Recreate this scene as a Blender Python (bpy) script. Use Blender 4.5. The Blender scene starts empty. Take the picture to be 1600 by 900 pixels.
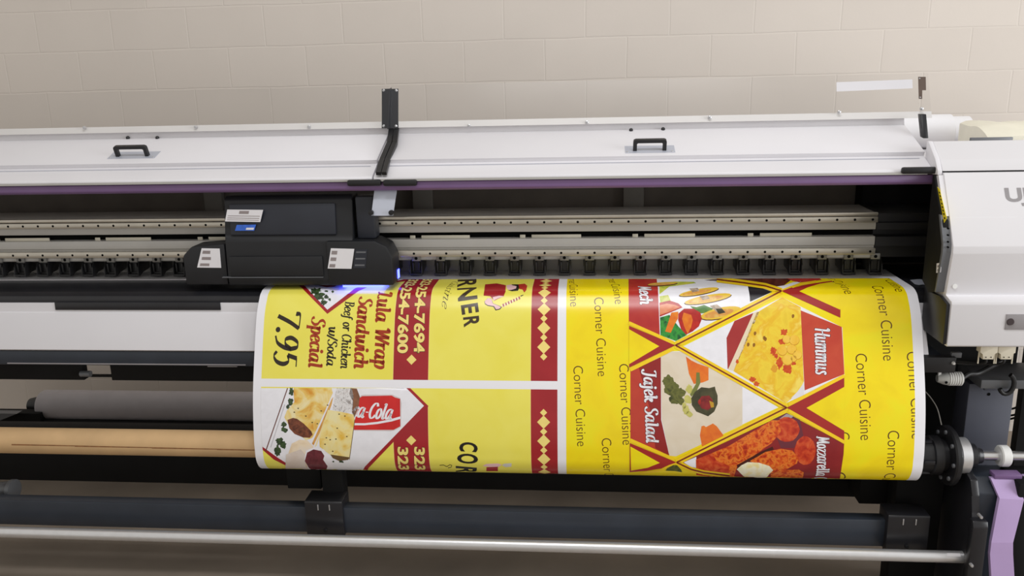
import bpy, bmesh, math, random
from mathutils import Vector, Matrix
from mathutils.geometry import tessellate_polygon

sc = bpy.context.scene
COL = sc.collection

# ------------------------------------------------------------------ camera
FPX = 1300.0                       # focal length in pixels of the 1600 x 900 frame
CAM = Vector((0.0, 0.0, 1.90))
ax = Vector((14750.0, -18.0, -1300.0)).normalized()       # room X seen from the camera
ad = Vector((150.0, 5150.0, 1300.0))
ad = (ad - ax * ax.dot(ad)).normalized()                  # straight down seen from the camera
ay = ad.cross(ax)
if ay.z < 0: ay = -ay
RW = Matrix((ax, ay, -ad))                                # camera (right, down, forward) -> room
cam_d = bpy.data.cameras.new('camera'); cam_d.sensor_width = 36.0; cam_d.lens = FPX / 1600 * 36
cam_d.clip_start = 0.05
cam = bpy.data.objects.new('camera', cam_d); COL.objects.link(cam)
cols = [RW @ Vector((1, 0, 0)), RW @ Vector((0, -1, 0)), RW @ Vector((0, 0, -1))]
cam.matrix_world = Matrix(((cols[0].x, cols[1].x, cols[2].x, CAM.x), (cols[0].y, cols[1].y, cols[2].y, CAM.y),
                           (cols[0].z, cols[1].z, cols[2].z, CAM.z), (0, 0, 0, 1)))
sc.camera = cam

# ------------------------------------------------------------------ light
sc.view_settings.view_transform = 'Standard'; sc.view_settings.look = 'None'
sc.view_settings.exposure = 0.12; sc.view_settings.gamma = 1.0; sc.view_settings.use_curve_mapping = False
world = bpy.data.worlds.new('world'); sc.world = world; world.use_nodes = True
world.node_tree.nodes['Background'].inputs[0].default_value = (1.0, 0.96, 0.90, 1)
world.node_tree.nodes['Background'].inputs[1].default_value = 0.52

def area(name, loc, target, sx, sy, power, color=(1, 1, 1)):
    l = bpy.data.lights.new(name, 'AREA'); l.shape = 'RECTANGLE'; l.size = sx; l.size_y = sy
    l.energy = power; l.color = color
    o = bpy.data.objects.new(name, l); COL.objects.link(o); o.location = loc
    o.rotation_euler = (Vector(target) - Vector(loc)).to_track_quat('-Z', 'Y').to_euler()
    return o
area('ceiling_light', (0.15, 1.0, 5.0), (0.15, 2.2, 0.0), 2.2, 0.55, 60, (0.98, 0.985, 1.0))
area('right_fill_light', (5.6, 0.6, 2.2), (0.6, 4.0, 1.5), 3.0, 3.0, 165, (0.95, 0.975, 1.0))  # unseen light added at the right for the wall's left-to-right gradient

# ------------------------------------------------------------------ helpers
def lin(c):
    c = c / 255.0
    return c / 12.92 if c <= 0.04045 else ((c + 0.055) / 1.055) ** 2.4
def rgb(c): return (lin(c[0]), lin(c[1]), lin(c[2]), 1)

def mat(name, c, rough=0.5, metal=0.0, var=0.06, scale=9.0, bump=0.0, bscale=120.0, spec=0.5, coat=0.0):
    m = bpy.data.materials.new(name); m.use_nodes = True
    nt = m.node_tree; n = nt.nodes; b = n['Principled BSDF']
    b.inputs['Roughness'].default_value = rough; b.inputs['Metallic'].default_value = metal
    b.inputs['Specular IOR Level'].default_value = spec
    b.inputs['Coat Weight'].default_value = coat
    tc = n.new('ShaderNodeTexCoord'); no = n.new('ShaderNodeTexNoise')
    no.inputs['Scale'].default_value = scale; no.inputs['Detail'].default_value = 4
    nt.links.new(tc.outputs['Object'], no.inputs['Vector'])
    r = n.new('ShaderNodeValToRGB')
    r.color_ramp.elements[0].position = 0.3; r.color_ramp.elements[1].position = 0.7
    a = rgb(c)
    r.color_ramp.elements[0].color = tuple(x * (1 - var) for x in a[:3]) + (1,)
    r.color_ramp.elements[1].color = tuple(min(1, x * (1 + var)) for x in a[:3]) + (1,)
    nt.links.new(no.outputs['Fac'], r.inputs['Fac']); nt.links.new(r.outputs['Color'], b.inputs['Base Color'])
    if bump:
        n2 = n.new('ShaderNodeTexNoise'); n2.inputs['Scale'].default_value = bscale
        nt.links.new(tc.outputs['Object'], n2.inputs['Vector'])
        bu = n.new('ShaderNodeBump'); bu.inputs['Strength'].default_value = bump; bu.inputs['Distance'].default_value = 0.002
        nt.links.new(n2.outputs['Fac'], bu.inputs['Height']); nt.links.new(bu.outputs['Normal'], b.inputs['Normal'])
    return m

def ink(name, stops, scale=30.0, rough=0.27, detail=5.0, dist=0.6, stretch=(1, 1), voronoi=False):
    """printed ink: one colour, or a mottled picture colour from noise in the sheet's own coordinates (metres)"""
    m = bpy.data.materials.new(name); m.use_nodes = True
    nt = m.node_tree; n = nt.nodes; b = n['Principled BSDF']
    b.inputs['Roughness'].default_value = rough; b.inputs['Specular IOR Level'].default_value = 0.55
    uv = n.new('ShaderNodeUVMap'); uv.uv_map = 'UVMap'
    mp = n.new('ShaderNodeMapping'); mp.inputs['Scale'].default_value = (stretch[0], stretch[1], 1)
    nt.links.new(uv.outputs['UV'], mp.inputs['Vector'])
    no = n.new('ShaderNodeTexNoise'); no.inputs['Scale'].default_value = scale
    no.inputs['Detail'].default_value = detail; no.inputs['Distortion'].default_value = dist
    nt.links.new(mp.outputs['Vector'], no.inputs['Vector'])
    r = n.new('ShaderNodeValToRGB')
    if len(stops) == 1:
        a = rgb(stops[0]); st = [tuple(x * .97 for x in a[:3]) + (1,), tuple(min(1, x * 1.03) for x in a[:3]) + (1,)]
    else: st = [rgb(s) for s in stops]
    cr = r.color_ramp
    lo, hi = 0.33, 0.67
    cr.elements[0].position = lo; cr.elements[0].color = st[0]
    cr.elements[1].position = hi; cr.elements[1].color = st[-1]
    for i in range(1, len(st) - 1):
        e = cr.elements.new(lo + (hi - lo) * i / (len(st) - 1)); e.color = st[i]
    nt.links.new(no.outputs['Fac'], r.inputs['Fac']); nt.links.new(r.outputs['Color'], b.inputs['Base Color'])
    return m

def smooth_by_angle(me, ang=35):
    for p in me.polygons: p.use_smooth = True
    bm = bmesh.new(); bm.from_mesh(me)
    lim = math.radians(ang)
    for e in bm.edges:
        if len(e.link_faces) == 2 and e.calc_face_angle(0) > lim: e.smooth = False
        elif len(e.link_faces) != 2: e.smooth = False
    bm.to_mesh(me); bm.free()

def obj(name, bm, mats, parent=None, smooth=True):
    me = bpy.data.meshes.new(name)
    bmesh.ops.recalc_face_normals(bm, faces=bm.faces[:])
    bm.to_mesh(me); bm.free()
    if not isinstance(mats, (list, tuple)): mats = [mats]
    for m in mats: me.materials.append(m)
    if smooth: smooth_by_angle(me)
    o = bpy.data.objects.new(name, me); COL.objects.link(o)
    if parent is not None: adopt(o, parent)
    return o
ORG = {}
def world_loc(o):
    v = Vector(o.location)
    return v
def adopt(o, parent):
    o.parent = parent
    root = parent
    while root.parent: root = root.parent
    # every child mesh is written in room coordinates: undo only the root empty's shift
    if parent is root and root.type == 'EMPTY': o.matrix_parent_inverse = Matrix.Translation(-Vector(root.location))
def thing(name, loc, label, cat, group=None):
    o = bpy.data.objects.new(name, None); o.empty_display_size = 0.1; COL.objects.link(o)
    o.location = loc; tag(o, label, cat, group); return o
def tag(o, label, cat, group=None):
    o['label'] = label; o['category'] = cat
    if group: o['group'] = group
    return o
def struct(o): o['kind'] = 'structure'; return o

def box(bm, x0, x1, y0, y1, z0, z1, bev=0.0, mi=0, mtx=None):
    r = bmesh.ops.create_cube(bm, size=1.0)
    vs = r['verts']
    for v in vs:
        v.co = Vector(((x0 + x1) / 2 + v.co.x * (x1 - x0), (y0 + y1) / 2 + v.co.y * (y1 - y0), (z0 + z1) / 2 + v.co.z * (z1 - z0)))
    fs = list({f for v in vs for f in v.link_faces})
    for f in fs: f.material_index = mi
    if bev > 0:
        es = list({e for v in vs for e in v.link_edges})
        r2 = bmesh.ops.bevel(bm, geom=es, offset=bev, segments=2, affect='EDGES', profile=0.5)
        vs = list({v for f in r2['faces'] for v in f.verts} | {v for v in vs if v.is_valid})
        for f in {f for v in vs for f in v.link_faces}: f.material_index = mi
    if mtx is not None:
        for v in vs: v.co = mtx @ v.co
    return vs
def prism(bm, pts, a0, a1, axis='x', mi=0, bev=0.0):
    """extrude a closed outline: axis x -> pts are (y,z); axis y -> (x,z); axis z -> (x,y)"""
    def P(p, a): return {'x': (a, p[0], p[1]), 'y': (p[0], a, p[1]), 'z': (p[0], p[1], a)}[axis]
    A = [bm.verts.new(P(p, a0)) for p in pts]; B = [bm.verts.new(P(p, a1)) for p in pts]
    fs = [bm.faces.new(A), bm.faces.new(B[::-1])]
    for i in range(len(pts)):
        j = (i + 1) % len(pts); fs.append(bm.faces.new((A[i], B[i], B[j], A[j])))
    for f in fs: f.material_index = mi
    if bev > 0:
        es = list({e for f in fs for e in f.edges})
        bmesh.ops.bevel(bm, geom=es, offset=bev, segments=2, affect='EDGES', profile=0.5)
    return A + B
def lathe(bm, prof, centre, axis='x', seg=40, mi=0, closed=False):
    """revolve (along, radius) pairs about an axis through centre"""
    c = Vector(centre); rings = []
    for a, r in prof:
        ring = []
        for k in range(seg):
            t = 2 * math.pi * k / seg; p, q = r * math.cos(t), r * math.sin(t)
            d = {'x': Vector((a, p, q)), 'y': Vector((p, a, q)), 'z': Vector((p, q, a))}[axis]
            ring.append(bm.verts.new(c + d))
        rings.append(ring)
    n = len(rings)
    for i in range(n if closed else n - 1):
        A, B = rings[i], rings[(i + 1) % n]
        for k in range(seg):
            f = bm.faces.new((A[k], A[(k + 1) % seg], B[(k + 1) % seg], B[k])); f.material_index = mi
    if not closed:
        for ring in (rings[0], rings[-1]):
            f = bm.faces.new(ring); f.material_index = mi
    return [v for r in rings for v in r]
def tube(bm, pts, r, seg=10, mi=0):
    pts = [Vector(p) for p in pts]; rings = []
    for i, p in enumerate(pts):
        d = (pts[min(i + 1, len(pts) - 1)] - pts[max(i - 1, 0)]).normalized()
        u = d.orthogonal().normalized() if i == 0 else (rings_u - d * rings_u.dot(d)).normalized()
        rings_u = u; w = d.cross(u)
        rings.append([bm.verts.new(p + (u * math.cos(2 * math.pi * k / seg) + w * math.sin(2 * math.pi * k / seg)) * r) for k in range(seg)])
    for A, B in zip(rings, rings[1:]):
        for k in range(seg):
            f = bm.faces.new((A[k], A[(k + 1) % seg], B[(k + 1) % seg], B[k])); f.material_index = mi
    for R_ in (rings[0], rings[-1]):
        f = bm.faces.new(R_); f.material_index = mi
def cat(points, n=6):
    """Catmull-Rom through points (2-D or 3-D tuples)"""
    P = [Vector(p) for p in points]
    if len(P) < 3: return P
    out = []
    for i in range(len(P) - 1):
        p0 = P[i - 1] if i else P[0] * 2 - P[1]; p1, p2 = P[i], P[i + 1]
        p3 = P[i + 2] if i + 2 < len(P) else P[-1] * 2 - P[-2]
        for k in range(n):
            t = k / n
            out.append(0.5 * ((2 * p1) + (p2 - p0) * t + (2 * p0 - 5 * p1 + 4 * p2 - p3) * t * t + (3 * p1 - p0 - 3 * p2 + p3) * t ** 3))
    out.append(P[-1]); return out
def NB(): return bmesh.new()
def frame_mtx(o, ex, ey):
    """matrix whose x runs along ex, y along ey, z out of the surface"""
    ex = Vector(ex).normalized(); ez = ex.cross(Vector(ey)).normalized(); ey = ez.cross(ex)
    return Matrix(((ex.x, ey.x, ez.x, o[0]), (ex.y, ey.y, ez.y, o[1]), (ex.z, ey.z, ez.z, o[2]), (0, 0, 0, 1)))

def ray(px, py): return RW @ Vector(((px - 800) / FPX, (py - 450) / FPX, 1.0))
def atY(px, py, Y):
    d = ray(px, py); return CAM + d * (Y / d.y)
def atX(px, py, X):
    d = ray(px, py); return CAM + d * (X / d.x)
def zY(px, py, Y): return atY(px, py, Y).z
def xY(px, py, Y): return atY(px, py, Y).x

# ------------------------------------------------------------------ lettering
_txt = {}
def font_mesh(s, bold=0.0):
    """(verts, tris) of a line of plain lettering, cap height about 0.73"""
    key = (s, bold)
    if key not in _txt:
        cu = bpy.data.curves.new('lettering', 'FONT'); cu.body = s; cu.size = 1.0; cu.offset = bold
        cu.resolution_u = 4
        o = bpy.data.objects.new('lettering', cu); COL.objects.link(o)
        dg = bpy.context.evaluated_depsgraph_get(); dg.update()
        me = bpy.data.meshes.new_from_object(o.evaluated_get(dg))
        vs = [(v.co.x, v.co.y) for v in me.vertices]; fs = [tuple(p.vertices) for p in me.polygons]
        bpy.data.objects.remove(o); bpy.data.curves.remove(cu); bpy.data.meshes.remove(me)
        _txt[key] = (vs, fs)
    return _txt[key]
def span(s, bold=0.0):
    vs, _ = font_mesh(s, bold); xs = [v[0] for v in vs]
    return min(xs), max(xs)

ARCH = [(.07, .3), (.15, .46), (.24, .5), (.28, .4), (.28, .12), (.32, 0), (.4, .08)]
BOWL = [(.31, .44), (.2, .5), (.08, .42), (.03, .2), (.1, .02), (.2, .06), (.31, .3)]
GL = {  # broad-pen italic letters: strokes, dots, advance
 'i': ([[(0, .42), (.06, .5), (.08, .35), (.08, .12), (.12, 0), (.2, .08)]], [(.08, .68)], .23),
 'j': ([[(0, .42), (.07, .5), (.08, .3), (.08, -.1), (.0, -.25), (-.08, -.18)]], [(.08, .68)], .2),
 'l': ([[(0, .68), (.07, .75), (.08, .5), (.08, .12), (.12, 0), (.2, .08)]], [], .23),
 'u': ([[(0, .42), (.06, .5), (.07, .35), (.08, .1), (.16, 0), (.26, .12), (.29, .3)], [(.29, .5), (.29, .12), (.33, 0), (.4, .08)]], [], .43),
 'n': ([[(0, .42), (.06, .5), (.07, .3), (.07, 0)], ARCH], [], .43),
 'm': ([[(0, .42), (.06, .5), (.07, .3), (.07, 0)], ARCH[:4] + [(.28, 0)], [(x + .21, y) for x, y in ARCH]], [], .64),
 'r': ([[(0, .42), (.06, .5), (.07, .3), (.07, 0)], [(.07, .3), (.14, .46), (.22, .5), (.26, .43)]], [], .3),
 'a': ([BOWL, [(.31, .5), (.3, .15), (.34, 0), (.42, .08)]], [], .45),
 'd': ([BOWL, [(.31, .75), (.3, .15), (.34, 0), (.42, .08)]], [], .45),
 'p': ([[(0, .42), (.06, .5), (.07, .3), (.07, -.25)], [(.07, .3), (.16, .47), (.26, .48), (.32, .3), (.26, .05), (.16, 0), (.07, .1)], [(-.02, -.25), (.16, -.25)]], [], .39),
 'e': ([[(.05, .24), (.2, .28), (.28, .4), (.2, .5), (.08, .4), (.04, .2), (.12, .01), (.24, .03), (.3, .12)]], [], .34),
 'c': ([[(.28, .4), (.22, .5), (.1, .44), (.04, .22), (.12, .01), (.22, .03), (.28, .12)]], [], .32),
 'o': ([[(.19, .5), (.07, .42), (.04, .2), (.13, 0), (.25, .08), (.29, .3), (.19, .5)]], [], .36),
 's': ([[(.24, .42), (.16, .5), (.07, .42), (.12, .28), (.22, .16), (.18, .02), (.08, 0), (.02, .09)]], [], .29),
 'h': ([[(0, .68), (.06, .75), (.07, .4), (.07, 0)], ARCH], [], .43),
 'k': ([[(0, .68), (.06, .75), (.07, .4), (.07, 0)], [(.07, .26), (.2, .46), (.28, .42), (.22, .3), (.1, .25)], [(.14, .25), (.24, .05), (.3, 0), (.36, .07)]], [], .39),
 'f': ([[(.28, .68), (.22, .75), (.14, .68), (.1, .4), (.08, -.1), (.0, -.22), (-.06, -.16)], [(.0, .48), (.24, .48)]], [], .27),
 'w': ([[(0, .42), (.06, .5), (.08, .2), (.14, 0), (.24, .15), (.29, .5)], [(.29, .5), (.3, .15), (.37, 0), (.48, .12), (.52, .45), (.46, .5)]], [], .57),
 'z': ([[(.02, .42), (.1, .48), (.28, .48)], [(.28, .48), (.02, .02)], [(.02, .02), (.2, .0), (.3, .08)]], [], .33),
 'S': ([[(.38, .62), (.32, .74), (.2, .75), (.1, .62), (.16, .46), (.3, .34), (.34, .16), (.22, 0), (.08, .02), (.0, .14)]], [], .43),
 'L': ([[(.0, .6), (.08, .74), (.18, .7), (.16, .4), (.12, .08), (.0, .0)], [(.04, .02), (.16, .06), (.3, .0), (.38, .08)]], [], .4),
 'W': ([[(0, .62), (.06, .75), (.12, .7), (.16, 0)], [(.16, 0), (.38, .75)], [(.38, .75), (.42, 0)], [(.42, 0), (.66, .75)]], [], .66),
 'B': ([[(.1, .75), (.1, 0)], [(0, .7), (.1, .75), (.26, .74), (.32, .58), (.24, .42), (.1, .4)], [(.2, .4), (.34, .32), (.34, .1), (.22, 0), (.0, .02)]], [], .42),
 'C': ([[(.4, .6), (.32, .74), (.18, .72), (.06, .5), (.06, .2), (.18, 0), (.32, .04), (.4, .16)]], [], .43),
 'M': ([[(.0, .05), (.06, 0), (.12, .4), (.14, .75)], [(.14, .75), (.28, .1)], [(.28, .1), (.46, .75)], [(.46, .75), (.48, .1), (.54, 0), (.6, .08)]], [], .62),
 'H': ([[(0, .62), (.08, .74), (.12, .6), (.1, 0)], [(.44, .75), (.4, .4), (.4, .1), (.46, 0), (.52, .08)], [(.1, .36), (.42, .4)]], [], .54),
 'J': ([[(.0, .66), (.1, .75), (.36, .75)], [(.26, .75), (.24, .2), (.16, -.08), (.04, -.06), (.0, .06)]], [], .4),
 '7': ([[(.02, .58), (.05, .72), (.42, .72)], [(.42, .72), (.28, .4), (.16, 0)]], [], .46),
 '9': ([[(.36, .5), (.28, .7), (.14, .7), (.05, .5), (.12, .32), (.26, .34), (.36, .52)], [(.36, .52), (.34, .28), (.24, .06), (.06, -.02)]], [], .46),
 '5': ([[(.36, .72), (.12, .72)], [(.13, .72), (.08, .42)], [(.08, .42), (.24, .46), (.34, .3), (.3, .08), (.16, -.02), (.02, .06)]], [], .44),
 '.': ([], [(.08, .04)], .2),
 '/': ([[(0, -.12), (.25, .8)]], [], .26),
 '-': ([[(0, .28), (.16, .28)]], [], .22),
 ' ': ([], [], .24)}
def pen_text(s, T=.1, t=.03, shear=.1, grow=0.0):
    """(polygons, width): italic pen lettering built from stroke ribbons"""
    polys = []; x0 = 0.0
    for ch in s:
        st, dots, adv = GL[ch]
        for pts in st:
            c = cat([(x + x0 + y * shear, y) for x, y in pts], 5)
            n = len(c); L = []; R = []
            for i, p in enumerate(c):
                d = (c[min(i + 1, n - 1)] - c[max(i - 1, 0)]).normalized()
                w = (t + (T - t) * abs(d.y) ** 1.3) / 2 + grow
                q = Vector((-d.y, d.x)) * w
                e = d * grow * (-1 if i == 0 else 1 if i == n - 1 else 0)
                L.append(p + q + e); R.append(p - q + e)
            for i in range(n - 1): polys.append([tuple(L[i]), tuple(L[i + 1]), tuple(R[i + 1]), tuple(R[i])])
        for dx, dy in dots:
            r = T * .62 + grow
            polys.append([(x0 + dx + dy * shear + r * math.cos(a * math.pi / 6), dy + r * math.sin(a * math.pi / 6)) for a in range(12)])
        x0 += adv
    return polys, x0

# ------------------------------------------------------------------ materials
M = {}
M['white'] = mat('white_painted_metal', (224, 222, 226), 0.42, var=.015, scale=4)
M['cabinet'] = mat('cabinet_white', (225, 223, 226), 0.5, var=.015, scale=4, bump=.04, bscale=500)
M['purple'] = mat('purple_paint', (122, 94, 138), 0.38, var=.05)
M['lilac'] = mat('lilac_paint', (180, 155, 200), 0.5, var=.04, bump=.05, bscale=400)
M['black'] = mat('black_plastic', (24, 24, 27), 0.42, var=.2)
M['satin'] = mat('satin_black_metal', (34, 34, 38), 0.3, var=.15)
M['matte'] = mat('matte_black', (17, 17, 18), 0.7, var=.2, spec=.25)
M['olive'] = mat('dark_olive_panel', (112, 105, 98), 0.75, var=.1, spec=.2)
M['post'] = mat('dark_grey_post', (132, 128, 122), 0.7, var=.06, spec=.2)
M['rail'] = mat('steel_rail', (204, 198, 186), 0.28, .8, var=.06, scale=20)
M['beam'] = mat('aluminium_beam', (188, 186, 182), 0.42, .25, var=.04, scale=8)
M['hole'] = mat('hole_black', (8, 8, 8), 0.8, var=.1, spec=.1)
M['shadowbeam'] = mat('shaded_beam', (27, 27, 29), 0.4, .1, var=.12)  # beam where the cabinet shades it, darkened in the base colour
M['tab'] = mat('cream_slot_plate', (206, 200, 184), 0.5, var=.05)
M['roller'] = mat('roller_housing', (44, 44, 46), 0.4, var=.2)
M['rollertab'] = mat('grey_roller_tab', (128, 127, 124), 0.4, .3, var=.05)
M['chrome'] = mat('bright_steel', (225, 225, 226), 0.24, .9, var=.03)
M['silver'] = mat('brushed_aluminium_tube', (226, 226, 228), 0.36, .75, var=.03, scale=40)
M['screw'] = mat('screw_steel', (200, 200, 202), 0.3, .7, var=.05)
M['plate'] = mat('light_grey_plate', (188, 192, 204), 0.4, .2, var=.03)
M['strip'] = mat('acrylic_edge_strip', (214, 211, 209), 0.4, var=.02)
M['label'] = mat('label_white', (236, 234, 238), 0.5, var=.02)
M['tape'] = mat('white_tape', (214, 212, 216), 0.5, var=.02)
M['yellowlabel'] = mat('label_yellow', (238, 218, 32), 0.45, var=.05)
M['bluelabel'] = mat('label_blue', (60, 110, 215), 0.4, var=.15, scale=60)
M['labelink'] = mat('label_grey_print', (150, 140, 140), 0.5, var=.1)
M['brown'] = mat('bronze_bracket', (92, 78, 70), 0.45, .3, var=.15)
M['blue_beam'] = mat('blue_black_beam', (46, 52, 62), 0.4, var=.12)
M['greypost'] = mat('blue_grey_post', (84, 87, 100), 0.5, var=.06)
M['greyroll'] = mat('grey_media', (184, 179, 183), 0.6, var=.05, scale=14)
M['card'] = mat('cardboard_tube', (208, 172, 126), 0.62, var=.1, scale=7, bump=.06, bscale=200)
M['cardline'] = mat('tube_seam', (140, 96, 58), 0.7, var=.3, scale=60)
M['vinyl'] = mat('white_vinyl', (242, 241, 246), 0.28, var=.01)
M['nylon'] = mat('white_nylon', (232, 232, 230), 0.45, var=.02)
M['cream'] = mat('cream_connector', (222, 214, 194), 0.5, var=.04)
M['fitting'] = mat('grey_fitting', (186, 186, 182), 0.45, var=.04)
M['cable'] = mat('cable_black', (22, 22, 23), 0.5, var=.1)
M['paper'] = mat('white_paper', (238, 237, 240), 0.6, var=.015)
M['film'] = mat('cream_plastic_film', (238, 234, 216), 0.45, var=.04, scale=14)
M['darkbutton'] = mat('dark_button', (60, 50, 52), 0.4, var=.2)
M['panelgrey'] = mat('grey_switch_plate', (150, 146, 148), 0.45, var=.04)
M['gunmetal'] = mat('grey_side_plate', (112, 114, 118), 0.45, .2, var=.06)
M['carriage'] = mat('carriage_black', (26, 27, 31), 0.5, var=.12)
M['carriage_face'] = mat('carriage_slate', (40, 43, 52), 0.45, var=.1)

def acrylic():
    m = bpy.data.materials.new('clear_acrylic'); m.use_nodes = True
    nt = m.node_tree; n = nt.nodes; n.remove(n['Principled BSDF'])
    tr = n.new('ShaderNodeBsdfTransparent'); gl = n.new('ShaderNodeBsdfGlossy'); mx = n.new('ShaderNodeMixShader')
    no = n.new('ShaderNodeTexNoise'); no.inputs['Scale'].default_value = 3
    r = n.new('ShaderNodeValToRGB'); r.color_ramp.elements[0].color = (.972, .972, .972, 1); r.color_ramp.elements[1].color = (.985, .985, .985, 1)
    nt.links.new(no.outputs['Fac'], r.inputs['Fac']); nt.links.new(r.outputs['Color'], tr.inputs['Color'])
    gl.inputs['Roughness'].default_value = .2
    mx.inputs[0].default_value = .012
    nt.links.new(tr.outputs[0], mx.inputs[1]); nt.links.new(gl.outputs[0], mx.inputs[2])
    nt.links.new(mx.outputs[0], n['Material Output'].inputs['Surface'])
    return m
M['acrylic'] = acrylic()
def glow(name, c, s):
    m = bpy.data.materials.new(name); m.use_nodes = True
    b = m.node_tree.nodes['Principled BSDF']
    no = m.node_tree.nodes.new('ShaderNodeTexNoise'); no.inputs['Scale'].default_value = 30
    r = m.node_tree.nodes.new('ShaderNodeValToRGB'); r.color_ramp.elements[0].color = tuple(x * .8 for x in c) + (1,); r.color_ramp.elements[1].color = tuple(c) + (1,)
    m.node_tree.links.new(no.outputs['Fac'], r.inputs['Fac'])
    m.node_tree.links.new(r.outputs['Color'], b.inputs['Emission Color'])
    b.inputs['Base Color'].default_value = (.1, .1, .3, 1)
    b.inputs['Emission Strength'].default_value = s
    return m
M['uv'] = glow('uv_lamp', (0.05, 0.07, 1.0), 9)

def wall_mat():
    m = bpy.data.materials.new('painted_block_wall'); m.use_nodes = True
    nt = m.node_tree; n = nt.nodes; b = n['Principled BSDF']; L = nt.links.new
    b.inputs['Roughness'].default_value = .75; b.inputs['Specular IOR Level'].default_value = .25
    tc = n.new('ShaderNodeTexCoord'); sx = n.new('ShaderNodeSeparateXYZ'); cb = n.new('ShaderNodeCombineXYZ')
    L(tc.outputs['Object'], sx.inputs[0]); L(sx.outputs['X'], cb.inputs['X']); L(sx.outputs['Z'], cb.inputs['Y'])
    wob = n.new('ShaderNodeTexNoise'); wob.inputs['Scale'].default_value = 3.0
    L(cb.outputs[0], wob.inputs['Vector'])
    va = n.new('ShaderNodeVectorMath'); va.operation = 'MULTIPLY_ADD'
    L(wob.outputs['Color'], va.inputs[0]); va.inputs[1].default_value = (.014, .014, 0)
    mp = n.new('ShaderNodeMapping'); mp.inputs['Location'].default_value = (0.611 + .411 * 20 + .2055 - .004, -1.8835 + .2035 * 20 - .004, 0)
    L(cb.outputs[0], mp.inputs['Vector']); L(mp.outputs[0], va.inputs[2])
    br = n.new('ShaderNodeTexBrick'); br.offset = .5
    br.inputs['Scale'].default_value = 1.0; br.inputs['Brick Width'].default_value = .411; br.inputs['Row Height'].default_value = .2035
    br.inputs['Mortar Size'].default_value = .005; br.inputs['Mortar Smooth'].default_value = .7; br.inputs['Bias'].default_value = 0
    br.inputs['Color1'].default_value = rgb((222, 213, 204)); br.inputs['Color2'].default_value = rgb((218, 209, 200)); br.inputs['Mortar'].default_value = rgb((221, 212, 203))
    L(va.outputs[0], br.inputs['Vector'])
    big = n.new('ShaderNodeTexNoise'); big.inputs['Scale'].default_value = 2.2; big.inputs['Detail'].default_value = 5
    L(cb.outputs[0], big.inputs['Vector'])
    mr = n.new('ShaderNodeMapRange'); mr.inputs['To Min'].default_value = .93; mr.inputs['To Max'].default_value = 1.04
    L(big.outputs['Fac'], mr.inputs['Value'])
    mu = n.new('ShaderNodeVectorMath'); mu.operation = 'SCALE'; L(br.outputs['Color'], mu.inputs[0]); L(mr.outputs[0], mu.inputs['Scale'])
    L(mu.outputs[0], b.inputs['Base Color'])
    fine = n.new('ShaderNodeTexNoise'); fine.inputs['Scale'].default_value = 90; fine.inputs['Detail'].default_value = 3
    L(tc.outputs['Object'], fine.inputs['Vector'])
    hm = n.new('ShaderNodeMath'); hm.operation = 'MULTIPLY_ADD'; L(br.outputs['Fac'], hm.inputs[0]); hm.inputs[1].default_value = -1.0
    fm = n.new('ShaderNodeMath'); fm.operation = 'MULTIPLY'; L(fine.outputs['Fac'], fm.inputs[0]); fm.inputs[1].default_value = .22
    L(fm.outputs[0], hm.inputs[2])
    bu = n.new('ShaderNodeBump'); bu.inputs['Strength'].default_value = .4; bu.inputs['Distance'].default_value = .003
    L(hm.outputs[0], bu.inputs['Height']); L(bu.outputs[0], b.inputs['Normal'])
    return m
M['wall'] = wall_mat()
M['floor'] = mat('concrete_floor', (146, 134, 121), 0.6, var=.16, scale=2.5, bump=.1, bscale=60)

# ------------------------------------------------------------------ setting
bm = NB(); box(bm, -6, 6, 4.35, 4.5, 0, 4.2); struct(obj('wall_back', bm, M['wall'], smooth=False))
bm = NB(); box(bm, -6, 6, -2, 4.35, -.08, 0); struct(obj('floor', bm, M['floor'], smooth=False))

# ------------------------------------------------------------------ printer
XC = 1.164                       # inner face of the right-hand cabinet
XW = -3.3                        # the machine runs on out of the frame to the left
printer = thing('wide_format_printer', (0, 3.0, 0), 'long white and purple wide-format printer with raised clear covers, standing before the block wall', 'printer')

def part(name, bm, m, parent=printer, smooth=True): return obj(name, bm, m, parent, smooth)

# lid: one long sloping shell in two lengths, meeting under the hinge arm
lid_prof = [(2.868, 1.560), (2.868, 1.570), (2.873, 1.574), (2.962, 1.611), (2.952, 1.625), (3.150, 1.7007), (3.164, 1.703), (3.170, 1.738), (3.40, 1.738), (3.40, 1.60), (2.90, 1.556)]
XS = -0.742
lids = []
for a, b in ((XW, XS - .003), (XS + .003, XC - .0178)):
    bm = NB(); prism(bm, lid_prof, a, b, bev=.0015); lids.append(part('lid', bm, M['white']))
    bm = NB(); prism(bm, [(2.862, 1.5585), (2.862, 1.566), (2.872, 1.566), (2.872, 1.5585)], a, b - .02); part('lid_lip', bm, M['beam'], lids[-1])
    bm = NB()
    q0, q1 = Vector((2.885, 1.5793)), Vector((2.957, 1.611)); dd = (q1 - q0).normalized(); nn = Vector((-dd.y, dd.x)); p = q0 + dd * .062
    prism(bm, [tuple(p - dd * .0012), tuple(p - dd * .0012 + nn * .0006), tuple(p + dd * .0012 + nn * .0006), tuple(p + dd * .0012)], a, b - .02)
    part('lid_seam', bm, M['plate'], lids[-1])

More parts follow.
